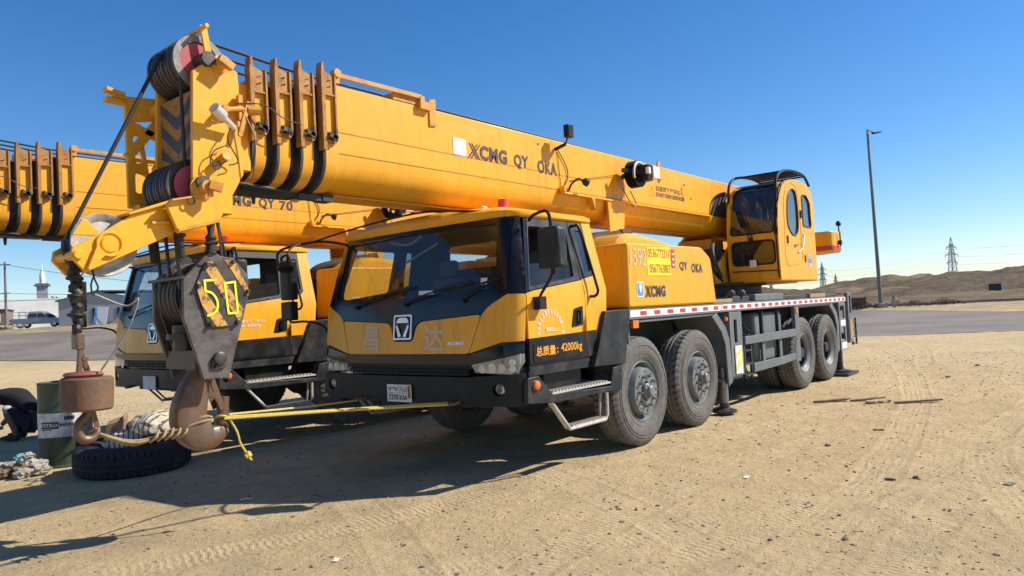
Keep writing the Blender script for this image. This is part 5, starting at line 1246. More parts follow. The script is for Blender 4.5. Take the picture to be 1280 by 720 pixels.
# ---------------------------------------------------------------- terrain
def sstep(a, b, x): t = np.clip((x-a)/(b-a), 0, 1); return t*t*(3-2*t)
class VN:
    def __init__(s, seed): s.t = np.random.RandomState(seed).rand(256, 256)
    def __call__(s, x, y):
        xi = np.floor(x).astype(int); yi = np.floor(y).astype(int); fx = x-xi; fy = y-yi; fx = fx*fx*(3-2*fx); fy = fy*fy*(3-2*fy)
        g = lambda i, j: s.t[(xi+i) % 256, (yi+j) % 256]
        return (g(0, 0)*(1-fx)+g(1, 0)*fx)*(1-fy)+(g(0, 1)*(1-fx)+g(1, 1)*fx)*fy-.5
VNS = [VN(i) for i in range(12)]
def fbm(x, y, f, o=5, k=0):
    r = 0; a = 1
    for i in range(o): r = r+a*VNS[(i+k) % 12](x*f+i*17.3, y*f+i*9.1); f *= 2.03; a *= .5
    return r
def dr_(x, y):
    dx = x-CAM.x; dy = y-CAM.y
    return dx*F2.x+dy*F2.y, dx*R2.x+dy*R2.y
def road_edges(r): # near / far edge distance at lateral offset r
    near = np.where(r > 10, 26.5-.30*(r-9), 26.5+(10-r)*.385); near = np.maximum(near, 6)
    far = np.where(r > 24, np.maximum(57-4.2*(r-24.2), 38), np.where(r > 10, 57+(24-r)*.3, 61.2+(10-r)*.05)); far = np.maximum(far, near+6)
    return near, far
def base_h(x, y):
    d, r = dr_(x, y)
    left = 1-sstep(-8, 12, r)
    h = 1.75*sstep(36, 62, d)*left + .6*sstep(62, 80, d)*left
    h = h + .30*sstep(38, 56, d)*(1-left)
    q = 1-left
    # low rocky hills beyond the road on the right
    k = r/np.maximum(d, 1)
    h = h + q*sstep(75, 170, d)*(1-.75*sstep(230, 420, d))*(np.interp(k, [.40, .46, .50, .56, .62, .70, .8], [2.3, 2.7, 3.3, 4.0, 4.6, 4.8, 5.0])+1.4*fbm(x, y, .035, 5, 2))
    h = h + q*sstep(66, 110, d)*.35*fbm(x, y, .12, 4, 5)*2
    h = h + q*sstep(78, 140, d)*2.0*fbm(x, y, .11, 5, 7)
    return h
def near_h(x, y):
    return .022*fbm(x, y, .55, 4)+.012*fbm(x, y, 3.1, 4, 3)
def ground_h(x, y):
    x = np.asarray(x, float); y = np.asarray(y, float)
    d, r = dr_(x, y); near, far = road_edges(r)
    onroad = sstep(-1.5, .3, d-near)*(1-sstep(-.3, 1.5, d-far))
    rough = near_h(x, y)*(1+sstep(60, 90, d)*5)
    # flatten right under the wheels, raise a little sand in front of the road edge
    return base_h(x, y)+rough*(1-onroad)-.004-.09*onroad
def gh(x, y): return float(ground_h(np.array([x]), np.array([y]))[0])
def axis(lo, hi, step, far, g=1.045):
    a = list(np.arange(lo, hi, step)); s = step; p = a[-1]
    while p < far: s *= g; p += s; a.append(p)
    s = step; p = a[0]; pre = []
    while p > -far: s *= g; p -= s; pre.append(p)
    return np.array(pre[::-1]+a)
def sheet(name, X, Y, Z, m, keep=None, kind='structure'):
    ny, nx_ = X.shape; V = np.stack([X.ravel(), Y.ravel(), Z.ravel()], 1)
    i = np.arange(ny*nx_).reshape(ny, nx_); Q = np.stack([i[:-1, :-1].ravel(), i[:-1, 1:].ravel(), i[1:, 1:].ravel(), i[1:, :-1].ravel()], 1)
    if keep is not None: Q = Q[keep[:-1, :-1].ravel()]
    me = bpy.data.meshes.new(name); me.vertices.add(len(V)); me.vertices.foreach_set('co', V.ravel())
    me.loops.add(Q.size); me.loops.foreach_set('vertex_index', Q.ravel().astype(np.int32)); me.polygons.add(len(Q))
    me.polygons.foreach_set('loop_start', np.arange(0, Q.size, 4, dtype=np.int32)); me.polygons.foreach_set('loop_total', np.full(len(Q), 4, np.int32))
    me.update(calc_edges=True); me.polygons.foreach_set('use_smooth', np.ones(len(Q), bool)); me.materials.append(m)
    o = bpy.data.objects.new(name, me); COL.objects.link(o); o['kind'] = kind; return o

def ground_material():
    m, nt, b = new_mat('sand'); N = nt.nodes; L = nt.links
    geo = N.new('ShaderNodeNewGeometry')
    def noise(s, d=8, r=.6, v=None): n = N.new('ShaderNodeTexNoise'); n.inputs['Scale'].default_value = s; n.inputs['Detail'].default_value = d; n.inputs['Roughness'].default_value = r; L.new(v or geo.outputs['Position'], n.inputs['Vector']); return n.outputs['Fac']
    def mr(x, a, b_, c=0., d=1.): r = N.new('ShaderNodeMapRange'); r.inputs[1].default_value = a; r.inputs[2].default_value = b_; r.inputs[3].default_value = c; r.inputs[4].default_value = d; L.new(x, r.inputs[0]); return r.outputs[0]
    def mx(f, a, c):
        x = N.new('ShaderNodeMix'); x.data_type = 'RGBA'; L.new(f, x.inputs['Factor'])
        for s, v in (('A', a), ('B', c)):
            if isinstance(v, tuple): x.inputs[s].default_value = (*v, 1)
            else: L.new(v, x.inputs[s])
        return x.outputs['Result']
    def ma(op, a, c=None):
        q = N.new('ShaderNodeMath'); q.operation = op
        for i, v in enumerate((a, c)):
            if v is None: continue
            if isinstance(v, (int, float)): q.inputs[i].default_value = v
            else: L.new(v, q.inputs[i])
        return q.outputs[0]
    c = mx(mr(noise(.35, 6), .35, .68), (.68, .515, .275), (.57, .42, .22))
    c = mx(mr(noise(2.4, 9, .7), .42, .72), c, (.49, .365, .21))
    c = mx(mr(noise(14, 6, .75), .52, .75), c, (.72, .57, .35))
    c = mx(mr(noise(28, 7, .85), .55, .70, 0, .8), c, (.37, .275, .16)); c = mx(mr(noise(6, 9, .8), .55, .65, 0, .5), c, (.43, .32, .185)); c = mx(mr(noise(75, 3, .7), .62, .70), c, (.16, .13, .095))
    # oily darker stains under the machines
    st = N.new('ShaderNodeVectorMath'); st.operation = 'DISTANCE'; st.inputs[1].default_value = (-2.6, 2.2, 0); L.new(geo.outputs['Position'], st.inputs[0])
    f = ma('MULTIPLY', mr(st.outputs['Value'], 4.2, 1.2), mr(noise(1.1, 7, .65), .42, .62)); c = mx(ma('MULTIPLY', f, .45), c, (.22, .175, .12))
    sep = N.new('ShaderNodeSeparateXYZ'); L.new(geo.outputs['Position'], sep.inputs[0])
    # darker volcanic rock further off
    dist = N.new('ShaderNodeVectorMath'); dist.operation = 'DISTANCE'; dist.inputs[1].default_value = tuple(CAM); L.new(geo.outputs['Position'], dist.inputs[0])
    ds = dist.outputs['Value']
    rgt = N.new('ShaderNodeVectorMath'); rgt.operation = 'DOT_PRODUCT'; rgt.inputs[1].default_value = tuple(R2); L.new(geo.outputs['Position'], rgt.inputs[0])
    rk = mx(mr(noise(.05, 8, .7), .45, .62), (.055, .040, .030), (.13, .085, .055))
    rk = mx(mr(noise(.35, 6, .8), .50, .66), rk, (.035, .027, .022))
    rk = mx(mr(noise(.016, 3, .5), .56, .62), rk, (.34, .235, .14))
    fr = ma('MULTIPLY', ma('MULTIPLY', mr(ds, 62, 80), mr(rgt.outputs['Value'], 8, 20)), mr(noise(.09, 6, .7), .32, .46))
    c = mx(fr, c, rk)
    fr2 = ma('MULTIPLY', mr(ds, 35, 60), mr(noise(.5, 5, .7), .40, .6, .25, .85)); c = mx(fr2, c, (.27, .20, .125))
    # tyre tracks: straight and curved bands with cross ribs
    H = None; MASK = None
    vw = N.new('ShaderNodeTexNoise'); vw.inputs['Scale'].default_value = .5; L.new(geo.outputs['Position'], vw.inputs['Vector'])
    wob = ma('MULTIPLY', ma('SUBTRACT', vw.outputs['Fac'], .5), .16)
    brk = mr(noise(1.6, 5, .65), .38, .58)
    arcs = [(6, 30, 31.0, .16, .050, 0), (6, 30, 33.0, .16, .050, 0), (-3, 40, 42.3, .17, .06, 1), (-2, -20, 18.9, .15, .045, 0), (-2, -20, 17.2, .15, .045, 0), (14, -14, 13.4, .17, .06, 1), (14, -14, 11.7, .17, .06, 1),
            (-13, 5.5, 11.0, .15, .05, 0), (-13, 5.5, 12.7, .15, .05, 0), (2, -12, 9.2, .16, .055, 1), (9, -16, 13.6, .14, .045, 0), (-9, -12, 12.4, .15, .05, 1), (22, 3, 12.6, .2, .06, 0), (22, 3, 14.4, .2, .06, 0)]
    BERM = None
    for (cx, cy, R0, w, pt, kd) in arcs:
        X = ma('SUBTRACT', sep.outputs['X'], cx); Y = ma('SUBTRACT', sep.outputs['Y'], cy)
        rad = ma('SQRT', ma('ADD', ma('MULTIPLY', X, X), ma('MULTIPLY', Y, Y))); v = ma('ADD', ma('SUBTRACT', rad, R0), wob)
        u = ma('MULTIPLY', ma('ARCTAN2', Y, X), R0); av = ma('ABSOLUTE', v); msk = mr(av, w, w-.03)
        rib = ma('SINE', ma('ADD', ma('MULTIPLY', u, 2*PI/pt), ma('MULTIPLY', ma('SINE', ma('MULTIPLY', v, 40)), .8 if not kd else 0.)))
        rib = mr(rib, -.4, .4, -1, 1)
        if kd: rib = ma('ADD', ma('MULTIPLY', rib, .5), ma('MULTIPLY', ma('SINE', ma('MULTIPLY', v, 2*PI/.06)), .7))
        h = ma('SUBTRACT', ma('MULTIPLY', ma('MULTIPLY', msk, rib), brk), ma('MULTIPLY', msk, 1.5))
        be = ma('MULTIPLY', mr(ma('ABSOLUTE', ma('SUBTRACT', av, w+.025)), .035, 0.), 1.6)
        H = h if H is None else ma('ADD', H, h); MASK = msk if MASK is None else ma('MAXIMUM', MASK, msk); H = ma('ADD', H, be)
    c = mx(ma('MULTIPLY', ma('MULTIPLY', MASK, brk), .25), c, (.70, .55, .33))
    L.new(c, b.inputs['Base Color']); b.inputs['Roughness'].default_value = .95; b.inputs['Specular IOR Level'].default_value = .15
    fine = ma('ADD', ma('ADD', ma('MULTIPLY', noise(11, 10, .8), .052), ma('MULTIPLY', noise(70, 4, .75), .008)), ma('MULTIPLY', noise(3.6, 9, .72), .085))
    vor = N.new('ShaderNodeTexVoronoi'); vor.inputs['Scale'].default_value = 16; L.new(geo.outputs['Position'], vor.inputs['Vector'])
    peb = ma('MULTIPLY', ma('MULTIPLY', mr(vor.outputs['Distance'], .30, .05), mr(noise(3, 3), .5, .6)), .012)
    hh = ma('ADD', ma('ADD', fine, peb), ma('MULTIPLY', H, .0046))
    nearf = mr(ds, 70, 20)
    bp = N.new('ShaderNodeBump'); bp.inputs['Distance'].default_value = 1.; bp.inputs['Strength'].default_value = .8; L.new(hh, bp.inputs['Height'])
    far_h = ma('MULTIPLY', ma('MULTIPLY', noise(.6, 8, .75), 1.6), mr(ds, 60, 120)); 
    bp2 = N.new('ShaderNodeBump'); bp2.inputs['Distance'].default_value = 1.; bp2.inputs['Strength'].default_value = .9; L.new(far_h, bp2.inputs['Height']); L.new(bp.outputs[0], bp2.inputs['Normal'])
    L.new(bp2.outputs[0], b.inputs['Normal'])
    return m
xs = axis(-7, 12, .055, 1900); ys2 = axis(-6, 9, .055, 1900)
GX, GY = np.meshgrid(xs, ys2)
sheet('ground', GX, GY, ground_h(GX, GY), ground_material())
# road: a curved asphalt sheet
def asphalt():
    m, nt, b = new_mat('asphalt'); N = nt.nodes; L = nt.links; geo = N.new('ShaderNodeNewGeometry')
    n = N.new('ShaderNodeTexNoise'); n.inputs['Scale'].default_value = .25; n.inputs['Detail'].default_value = 8; L.new(geo.outputs['Position'], n.inputs['Vector'])
    r = N.new('ShaderNodeValToRGB'); r.color_ramp.elements[0].position = .3; r.color_ramp.elements[0].color = (.135, .115, .09, 1); r.color_ramp.elements[1].position = .75; r.color_ramp.elements[1].color = (.235, .20, .155, 1)
    n2 = N.new('ShaderNodeTexNoise'); n2.inputs['Scale'].default_value = 5; n2.inputs['Detail'].default_value = 6; L.new(geo.outputs['Position'], n2.inputs['Vector'])
    x = N.new('ShaderNodeMix'); x.data_type = 'RGBA'; x.blend_type = 'OVERLAY'; x.inputs['Factor'].default_value = .5
    L.new(n.outputs['Fac'], r.inputs[0]); L.new(r.outputs[0], x.inputs['A']); L.new(n2.outputs['Fac'], x.inputs['B']); L.new(x.outputs['Result'], b.inputs['Base Color']); b.inputs['Roughness'].default_value = .9
    return m
rs_ = np.concatenate([np.arange(-150, 80, 2.0)]); ts = np.linspace(-.02, 1.02, 15)
RR, TT = np.meshgrid(rs_, ts); ne_, fa_ = road_edges(RR); DD = ne_+(fa_-ne_)*TT+.25*fbm(RR, TT*0, .6, 3)*(np.abs(TT-.5) > .45)
RX = CAM.x+DD*F2.x+RR*R2.x; RY = CAM.y+DD*F2.y+RR*R2.y
sheet('road', RX, RY, base_h(RX, RY)-.03, asphalt())
def dpos(d, r, dz=0.): x = CAM.x+d*F2.x+r*R2.x; y = CAM.y+d*F2.y+r*R2.y; return Vector((x, y, gh(x, y)+dz))
# kerb beyond the road on the right
b = nb()
for i in range(24):
    r0 = 26+i*1.5; r1 = r0+1.48
    p = dpos(59-.36*(r0-26), r0); q = dpos(59-.36*(r1-26), r1); bar(b, p+Vector((0, 0, .05)), q+Vector((0, 0, .05)), .25, .26)
obj('kerb', b, M_TAN if False else mat('concrete_kerb', (.30, .24, .17), .9, dirt=(.2, .14, .09), amt=.7, scale=.8), kind='structure')

# pebbles and clods strewn over the sand
ICO = []
for k in (1, 2):
    t_b = nb(); bmesh.ops.create_icosphere(t_b, subdivisions=k, radius=1); t_b.verts.index_update(); ICO.append(([v.co.copy() for v in t_b.verts], [[v.index for v in f.verts] for f in t_b.faces])); t_b.free()
def rock(bm, c, s, r_):
    T = ICO[0 if s < .03 else 1]; a = r_.random()*6; ca, sa = math.cos(a), math.sin(a)
    sx, sy, sz = s*(.7+.9*r_.random()), s*(.5+.6*r_.random()), s*(.25+.35*r_.random())
    V = []
    for d in T[0]:
        k = .65+.6*r_.random(); x, y, z = d.x*sx*k, d.y*sy*k, d.z*sz*k; V.append(bm.verts.new((c.x+x*ca-y*sa, c.y+x*sa+y*ca, c.z+z)))
    for f in T[1]: bm.faces.new([V[i] for i in f])
rg = random.Random(5)
M_PEB = mat('pebbles', (.36, .28, .18), .9, dirt=(.07, .06, .055), amt=1, scale=23, lo=.4, hi=.62)
b = nb()
for i in range(5200):
    d = 2.6+14*rg.random()**1.6; r = (rg.random()*2-1)*d*.78; x = CAM.x+d*F2.x+r*R2.x; y = CAM.y+d*F2.y+r*R2.y
    s = .0025+.013*rg.random()**4.5+(.0007*d)
    rock(b, Vector((x, y, 0)), s, rg)
hz = ground_h(np.array([v.co.x for v in b.verts]), np.array([v.co.y for v in b.verts]))
for v, h in zip(b.verts, hz): v.co.z += h+.002
obj('pebbles', b, M_PEB, kind='stuff', flat=True, label='small dark pebbles and clods scattered over the tan sand', cat='pebbles')
M_STONE = mat('stone', (.12, .105, .09), .9, dirt=(.25, .2, .14), amt=.6, scale=8, bump=.2)
def gpt(px, py):      # spot on flat ground seen at this picture position (used once to place debris)
    f = 903.16; C_, F_, R_, U_ = CAMB; d = F_+R_*((px-640)/f)-U_*((py-360)/f); t = -C_.z/d.z; return C_+d*t
yaw, pitch, roll = math.radians(39.617), math.radians(1.837), math.radians(-2.962)
F_ = Vector((math.cos(yaw)*math.cos(pitch), math.sin(yaw)*math.cos(pitch), math.sin(pitch))); R_0 = Vector((math.sin(yaw), -math.cos(yaw), 0)); U_0 = R_0.cross(F_)
R_1 = R_0*math.cos(roll)+U_0*math.sin(roll); U_1 = U_0*math.cos(roll)-R_0*math.sin(roll); CAMB = (CAM, F_, R_1, U_1)
SG = 'loose stones on the sand'
for px, py, s, lb in ((505, 683, .018, 'flat grey stone near the bottom edge below the front bumper'), (573, 674, .017, 'dark stone on the lit sand right of the flat grey one'), (1057, 674, .024, 'blackest stone on the sand at lower right'), (1187, 508, .0, ''), (1145, 597, .032, 'dark stone on the sand right of the rear wheels, low in the picture'), (1113, 598, .028, 'dark stone just left of a similar one, right of the tyre tracks'), (962, 674, .018, 'small round stone among the tread marks'), (795, 638, .02, 'dark clod below the front wheel'), (1050, 645, .016, 'little dark stone above the blackest one'), (1222, 457, .05, 'stone at the far right near the road'), (1035, 556, .03, 'flat dark fragment in front of the splintered boards'), (1185, 472, .04, 'dark lump on the sand left of the far right stone')):
    if s <= 0: continue
    p = gpt(px, py); b = nb(); rock(b, Vector((0, 0, s*.25)), s, rg); o = obj('stone', b, M_STONE, label=lb, cat='stone', group=SG, flat=True); o.location = (p.x, p.y, gh(p.x, p.y))
def plank(px, py, L_, w, rz, m, lb, name='board'):
    p = gpt(px, py); b = nb(); n = 8; r_ = random.Random(int(px)); top = []
    loft(b, [[(x, -w/2*k, 0), (x, w/2*k, 0), (x, w/2*k*.9, .02), (x, -w/2*k*.9, .022)] for x, k in [(-L_/2+L_*i/n, .5+.5*r_.random() if 0 < i < n else .3) for i in range(n+1)]])
    o = obj(name, b, m, label=lb, cat='board', group='splintered boards on the sand'); o.location = (p.x, p.y, gh(p.x, p.y)+.012); o.rotation_euler = (.03, -.03, rz)
M_WOODP = mat('pale_wood', (.42, .31, .19), .9, dirt=(.25, .17, .1), amt=.6, scale=12)
plank(1040, 502, .5, .13, -.85, M_WOOD, 'dark splintered board lying nearest the rear wheels')
plank(1085, 500, .5, .08, .2-1.0, M_WOOD, 'thin dark board in the middle of the splinters'); plank(1098, 503, .34, .2, -.75, M_WOODP, 'pale broken board between the dark ones')
plank(1148, 503, .6, .10, -.98, M_WOOD, 'long dark board lying alone right of the splinters')
def shred(px, py, s, m, lb, seed):
    p = gpt(px, py); r_ = random.Random(seed); b = nb(); bmesh.ops.create_grid(b, x_segments=6, y_segments=4, size=1)
    for v in b.verts: v.co.x *= s; v.co.y *= s*.5; v.co.z = s*.12*r_.random()+.006
    bmesh.ops.solidify(b, geom=b.faces[:], thickness=.004)
    o = obj('paper_scrap', b, m, label=lb, cat='litter', group='scraps of litter'); o.location = (p.x, p.y, gh(p.x, p.y)); o.rotation_euler = (0, 0, r_.random()*3)
shred(933, 596, .04, M_WHT, 'whitish scrap on the lit sand below the second wheel', 1); shred(420, 702, .03, M_WHT, 'pale scrap at the bottom edge of the photo', 2); shred(1262, 606, .05, mat('grey_rag', (.18, .18, .18), .9), 'dark grey rag at the right edge', 3)
shred(524, 514, .10, mat('bluish_paper', (.45, .47, .52), .8), 'bluish sheet in the shade under the bumper', 4); shred(360, 622, .03, M_TAN, 'small tan scrap in the shade', 5); shred(1098, 537, .05, M_TXTS if False else M_GRYD, 'dark strip of rubber on the sand', 6)

# ---------------------------------------------------------------- background
def local(name, d, r, yawdeg, label, cat, group=None, dz=0.):
    """empty on the terrain; +x points to the picture's right, +y away"""
    p = dpos(d, r, dz); return empty(name, p, math.atan2(R2.y, R2.x)+math.radians(yawdeg), label, cat, group)
M_LAMP = mat('lamp_post_steel', (.17, .17, .16), .5, dirt=(.3, .26, .2), amt=.5, scale=2)
lp_ = local('street_lamp', 54, 27.45, 0, 'tall grey lamp post with one lantern beyond the road, right of the crane', 'street lamp')
b = nb(); cyl(b, (0, 0, -.2), (-.14, 0, 13.1), .15, .08, 14); obj('pole', b, M_LAMP, lp_)
b = nb(); tube(b, smooth([(-.14, 0, 13.0), (-.16, 0, 13.4), (.05, 0, 13.3), (.3, 0, 13.2)], 5), .05, 8); obj('arm', b, M_LAMP, lp_)
b = nb(); loft(b, [[(x, y*w, z+dz_) for y, dz_ in ((-.16, 0), (.16, 0), (.10, .10), (-.10, .10))] for x, w, z in ((.2, .6, 13.13), (.35, 1.2, 13.08), (.85, 1.1, 13.16), (1.0, .5, 13.22))]); obj('lantern', b, M_GRYD, lp_)
b = nb(); box(b, -.35, .35, -.35, .35, -.2, .35); obj('footing', b, mat('concrete', (.38, .33, .26), .9, dirt=(.2, .15, .1), amt=.6, scale=3), lp_, bevel=.03)
M_CONC = MATS['concrete']
c_ = local('cable_cabinet', 55.5, 26.3, 0, 'low dark concrete box at the foot of the lamp post', 'utility box'); b = nb(); box(b, -.9, .55, -.5, .5, -.1, .75); box(b, -.95, .6, -.55, .55, .752, .83); obj('housing', b, mat('dark_block', (.12, .09, .07), .9, dirt=(.25, .18, .12), amt=.5, scale=2), c_)
c_ = local('marker_post', 53.8, 28.35, 0, 'short white post right beside the lamp post foot', 'post'); b = nb(); cyl(b, (0, 0, -.1), (0, 0, .85), .14, .14, 10); box(b, -.18, .3, -.13, .15, .2, .5); obj('post', b, M_CONC, c_)
# dry shrubs by the lamp
def shrub(d, r, s, col, label, seed, name='dry_shrub'):
    rr = random.Random(seed); root = local(name, d, r, 0, label, 'shrub', 'dry shrubs near the lamp post'); b = nb()
    for k in range(420):
        a = rr.random()*2*PI; e = rr.random()**.7; q = Vector((math.cos(a)*e*s*1.6, math.sin(a)*e*s, s*.55*(1-e*e)*rr.random()+.02)); t = Vector((rr.uniform(-1, 1), rr.uniform(-1, 1), rr.uniform(0, 1))).normalized()*s*.13; n = t.cross(Vector((rr.random(), rr.random(), rr.random()))).normalized()*s*.03
        b.faces.new([b.verts.new(q-n), b.verts.new(q+n), b.verts.new(q+t)])
    obj('foliage', b, col, root, flat=True)
    b = nb()
    for k in range(9): a = k*.7; tube(b, [(0, 0, -.05), (math.cos(a)*s*.8, math.sin(a)*s*.6, s*.3)], s*.012, 4)
    obj('stems', b, M_WOOD, root)
m_sh = [mat('dry_brown', (.10, .05, .03), .9), mat('olive_green', (.07, .085, .03), .9)]
shrub(54, 24.0, 1.3, m_sh[0], 'brown dry shrub leftmost, beyond the road', 1); shrub(54, 25.8, 1.0, m_sh[0], 'brown dry shrub just left of the lamp post', 2); shrub(53.5, 29.6, .8, m_sh[1], 'olive green shrub just right of the lamp post', 3); shrub(54, 32.2, .9, m_sh[0], 'low brown shrub right of the green one', 4)
# small hut on the hillside
c_ = local('hillside_hut', 96, 64.3, 0, 'small dark hut with a white edge on the hillside at the far right', 'hut'); b = nb(); box(b, -.75, .3, -.5, .5, -1, .8); box(b, -.78, .33, -.55, .55, .802, .87); obj('wall', b, mat('hut_dark', (.06, .055, .05), .9), c_); b = nb(); box(b, .36, .56, -.4, .4, -1, .95); obj('white_panel', b, M_WHT, c_)
# pylons
M_PYL = mat('pylon_steel', (.27, .30, .33), .6)
def pylon(d, r, H, label, wm):
    root = local('power_pylon', d, r, 12, label, 'pylon', 'power pylons on the horizon'); b = nb()
    W0 = H*.105; lev = [0, .13, .25, .36, .46, .55, .63, .71, .79, .87]
    wd = lambda t: W0*(1-t/.95)**.85*.55+H*.012 if t < .9 else H*.012
    C4 = [(-1, -1), (1, -1), (1, 1), (-1, 1)]
    for i in range(len(lev)-1):
        a, c = lev[i], lev[i+1]
        for k in range(4):
            p = (C4[k][0]*wd(a), C4[k][1]*wd(a), a*H); q = (C4[k][0]*wd(c), C4[k][1]*wd(c), c*H); bar(b, p, q, wm, wm)
            n = C4[(k+1) % 4]; bar(b, p, (n[0]*wd(c), n[1]*wd(c), c*H), wm*.6, wm*.6); bar(b, (n[0]*wd(a), n[1]*wd(a), a*H), q, wm*.6, wm*.6); bar(b, q, (n[0]*wd(c), n[1]*wd(c), c*H), wm*.6, wm*.6)
    for k in range(4): bar(b, (C4[k][0]*wd(.87), C4[k][1]*wd(.87), .87*H), (0, 0, H), wm, wm)
    obj('mast', b, M_PYL, root, flat=True)
    for t, L_ in ((.50, .20), (.65, .235), (.80, .19)):
        b = nb()
        for s in (-1, 1):
            for yy in (-1, 1): bar(b, (0, yy*wd(t), t*H), (s*L_*H*.62, 0, (t-.008)*H), wm*.8, wm*.8); bar(b, (0, yy*wd(t), (t+.05)*H), (s*L_*H*.62, 0, (t-.008)*H), wm*.6, wm*.6)
            bar(b, (s*L_*H*.6, 0, (t-.01)*H), (s*L_*H*.6, 0, (t-.045)*H), wm, wm)
        obj('crossarm', b, M_PYL, root, flat=True)
    return root
P1 = pylon(560, 342, 39, 'power pylon standing clear behind the brown hill at right', .36)
P2 = pylon(760, 327, 36, 'middle power pylon just right of the crane tail', .42)
P3 = pylon(1150, 412, 34, 'small distant power pylon under the counterweight', .5)
P4 = pylon(1250, 560, 36, 'tiny pylon between the crane tail and the lamp post', .5)
b = nb()
for t, L_ in ((.45, .13), (.60, .15), (.75, .12)):
    for s in (-1, 1):
        ends = []
        for o, H in ((P2, 36), (P1, 39)): ends.append(Vector(o.location)+Vector((R2.x*s*L_*H, R2.y*s*L_*H, t*H)))
        a = ends[0]+(ends[0]-ends[1])*1.6; a.z = ends[0].z; c = ends[1]+(ends[1]-ends[0])*1.5; c.z = ends[1].z
        for p, q in ((a, ends[0]), (ends[0], ends[1]), (ends[1], c)):
            tube(b, [p.lerp(q, k/10)+Vector((0, 0, -4.5*(1-(k/5-1)**2))) for k in range(11)], .03, 4)
obj('power_lines', b, M_PYL, label='thin power lines strung between the pylons across the pale sky', cat='power lines')
# left: wall, minaret, cabin, truck, pole
M_WALLW = mat('whitewash', (.80, .78, .74), .9, dirt=(.45, .40, .32), amt=.4, scale=.8)
M_CAB = mat('cabin_panel', (.34, .35, .37), .7, dirt=(.25, .24, .22), amt=.5, scale=.5)
w_ = local('boundary_wall', 96, -64, 33, 'long white boundary wall behind the pickup', 'wall'); b = nb(); box(b, -16, 12, 0, .3, -1, 3.9); obj('wall', b, M_WALLW, w_)
b = nb(); box(b, -16, 12.1, -.05, .35, 3.901, 4.05); obj('coping', b, M_WALLW, w_)
w_ = local('gatehouse', 84, -58.9, 25, 'brown gatehouse with a small window at the left edge under a pink roof', 'building'); b = nb(); box(b, -7, .0, 0, 4, -1, 2.2); obj('wall', b, mat('brown_wall', (.20, .16, .13), .9), w_); b = nb(); box(b, -7.1, .1, -.1, 4.1, 2.21, 2.4); obj('roof_edge', b, M_GRYD, w_)
b = nb(); box(b, -2.1, -1.1, -.03, .02, .9, 1.8); obj('window', b, M_GRYD, w_); b = nb(); box(b, -.9, -.55, -.03, .02, .9, 1.8); obj('window', b, M_WHT, w_)
w_ = local('pink_building', 130, -91, 20, 'pinkish low building showing above the white wall at far left', 'building'); b = nb(); box(b, -14, 3.0, 0, 8, -1, 5.6); obj('wall', b, mat('pink_plaster', (.50, .27, .20), .9), w_); b = nb(); box(b, 3.1, 12, 3, 8, -1, 4.6); obj('wing', b, M_WALLW, w_)
mn = local('minaret', 108, -70.2, 28, 'square grey minaret with a pointed white top behind the pickup', 'minaret')
b = nb()
for s in (-1, 1):
    for fnm in (lambda u, v, o, s=s: (u, s*(.68+o), v), lambda u, v, o, s=s: (s*(.68+o), u, v)):
        patch(b, [(-.68, -1), (.68, -1), (.68, 6.5), (-.68, 6.5)], fnm, .1, [[(-.22, 3.2), (.22, 3.2), (.22, 4.0), (0, 4.35), (-.22, 4.0)]], g=9)
obj('shaft', b, mat('minaret_grey', (.36, .37, .39), .85, dirt=(.22, .21, .2), amt=.4, scale=.7), mn)
b = nb(); box(b, -.98, .98, -.98, .98, 6.5, 6.72); box(b, -.8, .8, -.8, .8, 6.73, 6.9); obj('balcony', b, M_GRY, mn); b = nb(); lathe(b, [(.36, 6.9), (.36, 8.2), (.28, 8.4), (.10, 9.0), (.04, 10.0), (.001, 10.4)], (0, 0, 0), (0, 0, 1), 16); obj('spire', b, M_WALLW, mn)
ca = local('site_cabin', 80, -50.3, 14, 'long grey prefabricated cabin with a low gable and dark door', 'cabin')
b = nb(); prism(b, [(0, -1), (7.9, -1), (7.9, 2.95), (3.9, 3.75), (0, 2.85)], 'y', 0, 7); box(b, 7.91, 14, 0, 7, -1, 3.3)
obj('wall', b, M_CAB, ca)
b = nb(); prism(b, [(-.25, 2.78), (3.9, 3.77), (14.2, 3.4), (14.2, 3.52), (3.9, 3.92), (-.25, 2.93)], 'y', -.2, 7.2); obj('roof', b, mat('cabin_roof', (.16, .17, .18), .7), ca)
b = nb(); box(b, 3.4, 4.3, -.05, -.01, -.3, 1.9); obj('door', b, M_BLKM, ca)
b = nb(); box(b, 1.7, 2.0, -.05, -.01, .9, 1.7); obj('window', b, M_GRYD, ca); b = nb(); box(b, 5.9, 6.5, -.05, -.01, 1.0, 1.9); box(b, 6.17, 6.23, -.08, -.051, 1.0, 1.9); obj('window', b, M_CHEV, ca)
b = nb(); lathe(b, [(.001, 0), (.25, .1), (.3, .28), (.001, .3)], (7.9, -.3, 2.6), (0, -1, .2), 14); obj('satellite_dish', b, M_WHT, ca)
pn = local('panel_board', 77.5, -44.4, 10, 'grey panel with a blue stripe leaning on the cabin', 'panel'); b = nb(); bar(b, (0, 0, -.1), (.1, .6, 1.9), 1.3, .08, up=(0, 1, 0)); obj('sheet', b, mat('panel_pale', (.45, .46, .48), .8), pn); b = nb(); bar(b, (-.45, -.06, .0), (-.38, .52, 1.88), .22, .03, up=(0, 1, 0)); obj('stripe', b, M_BLUE, pn)
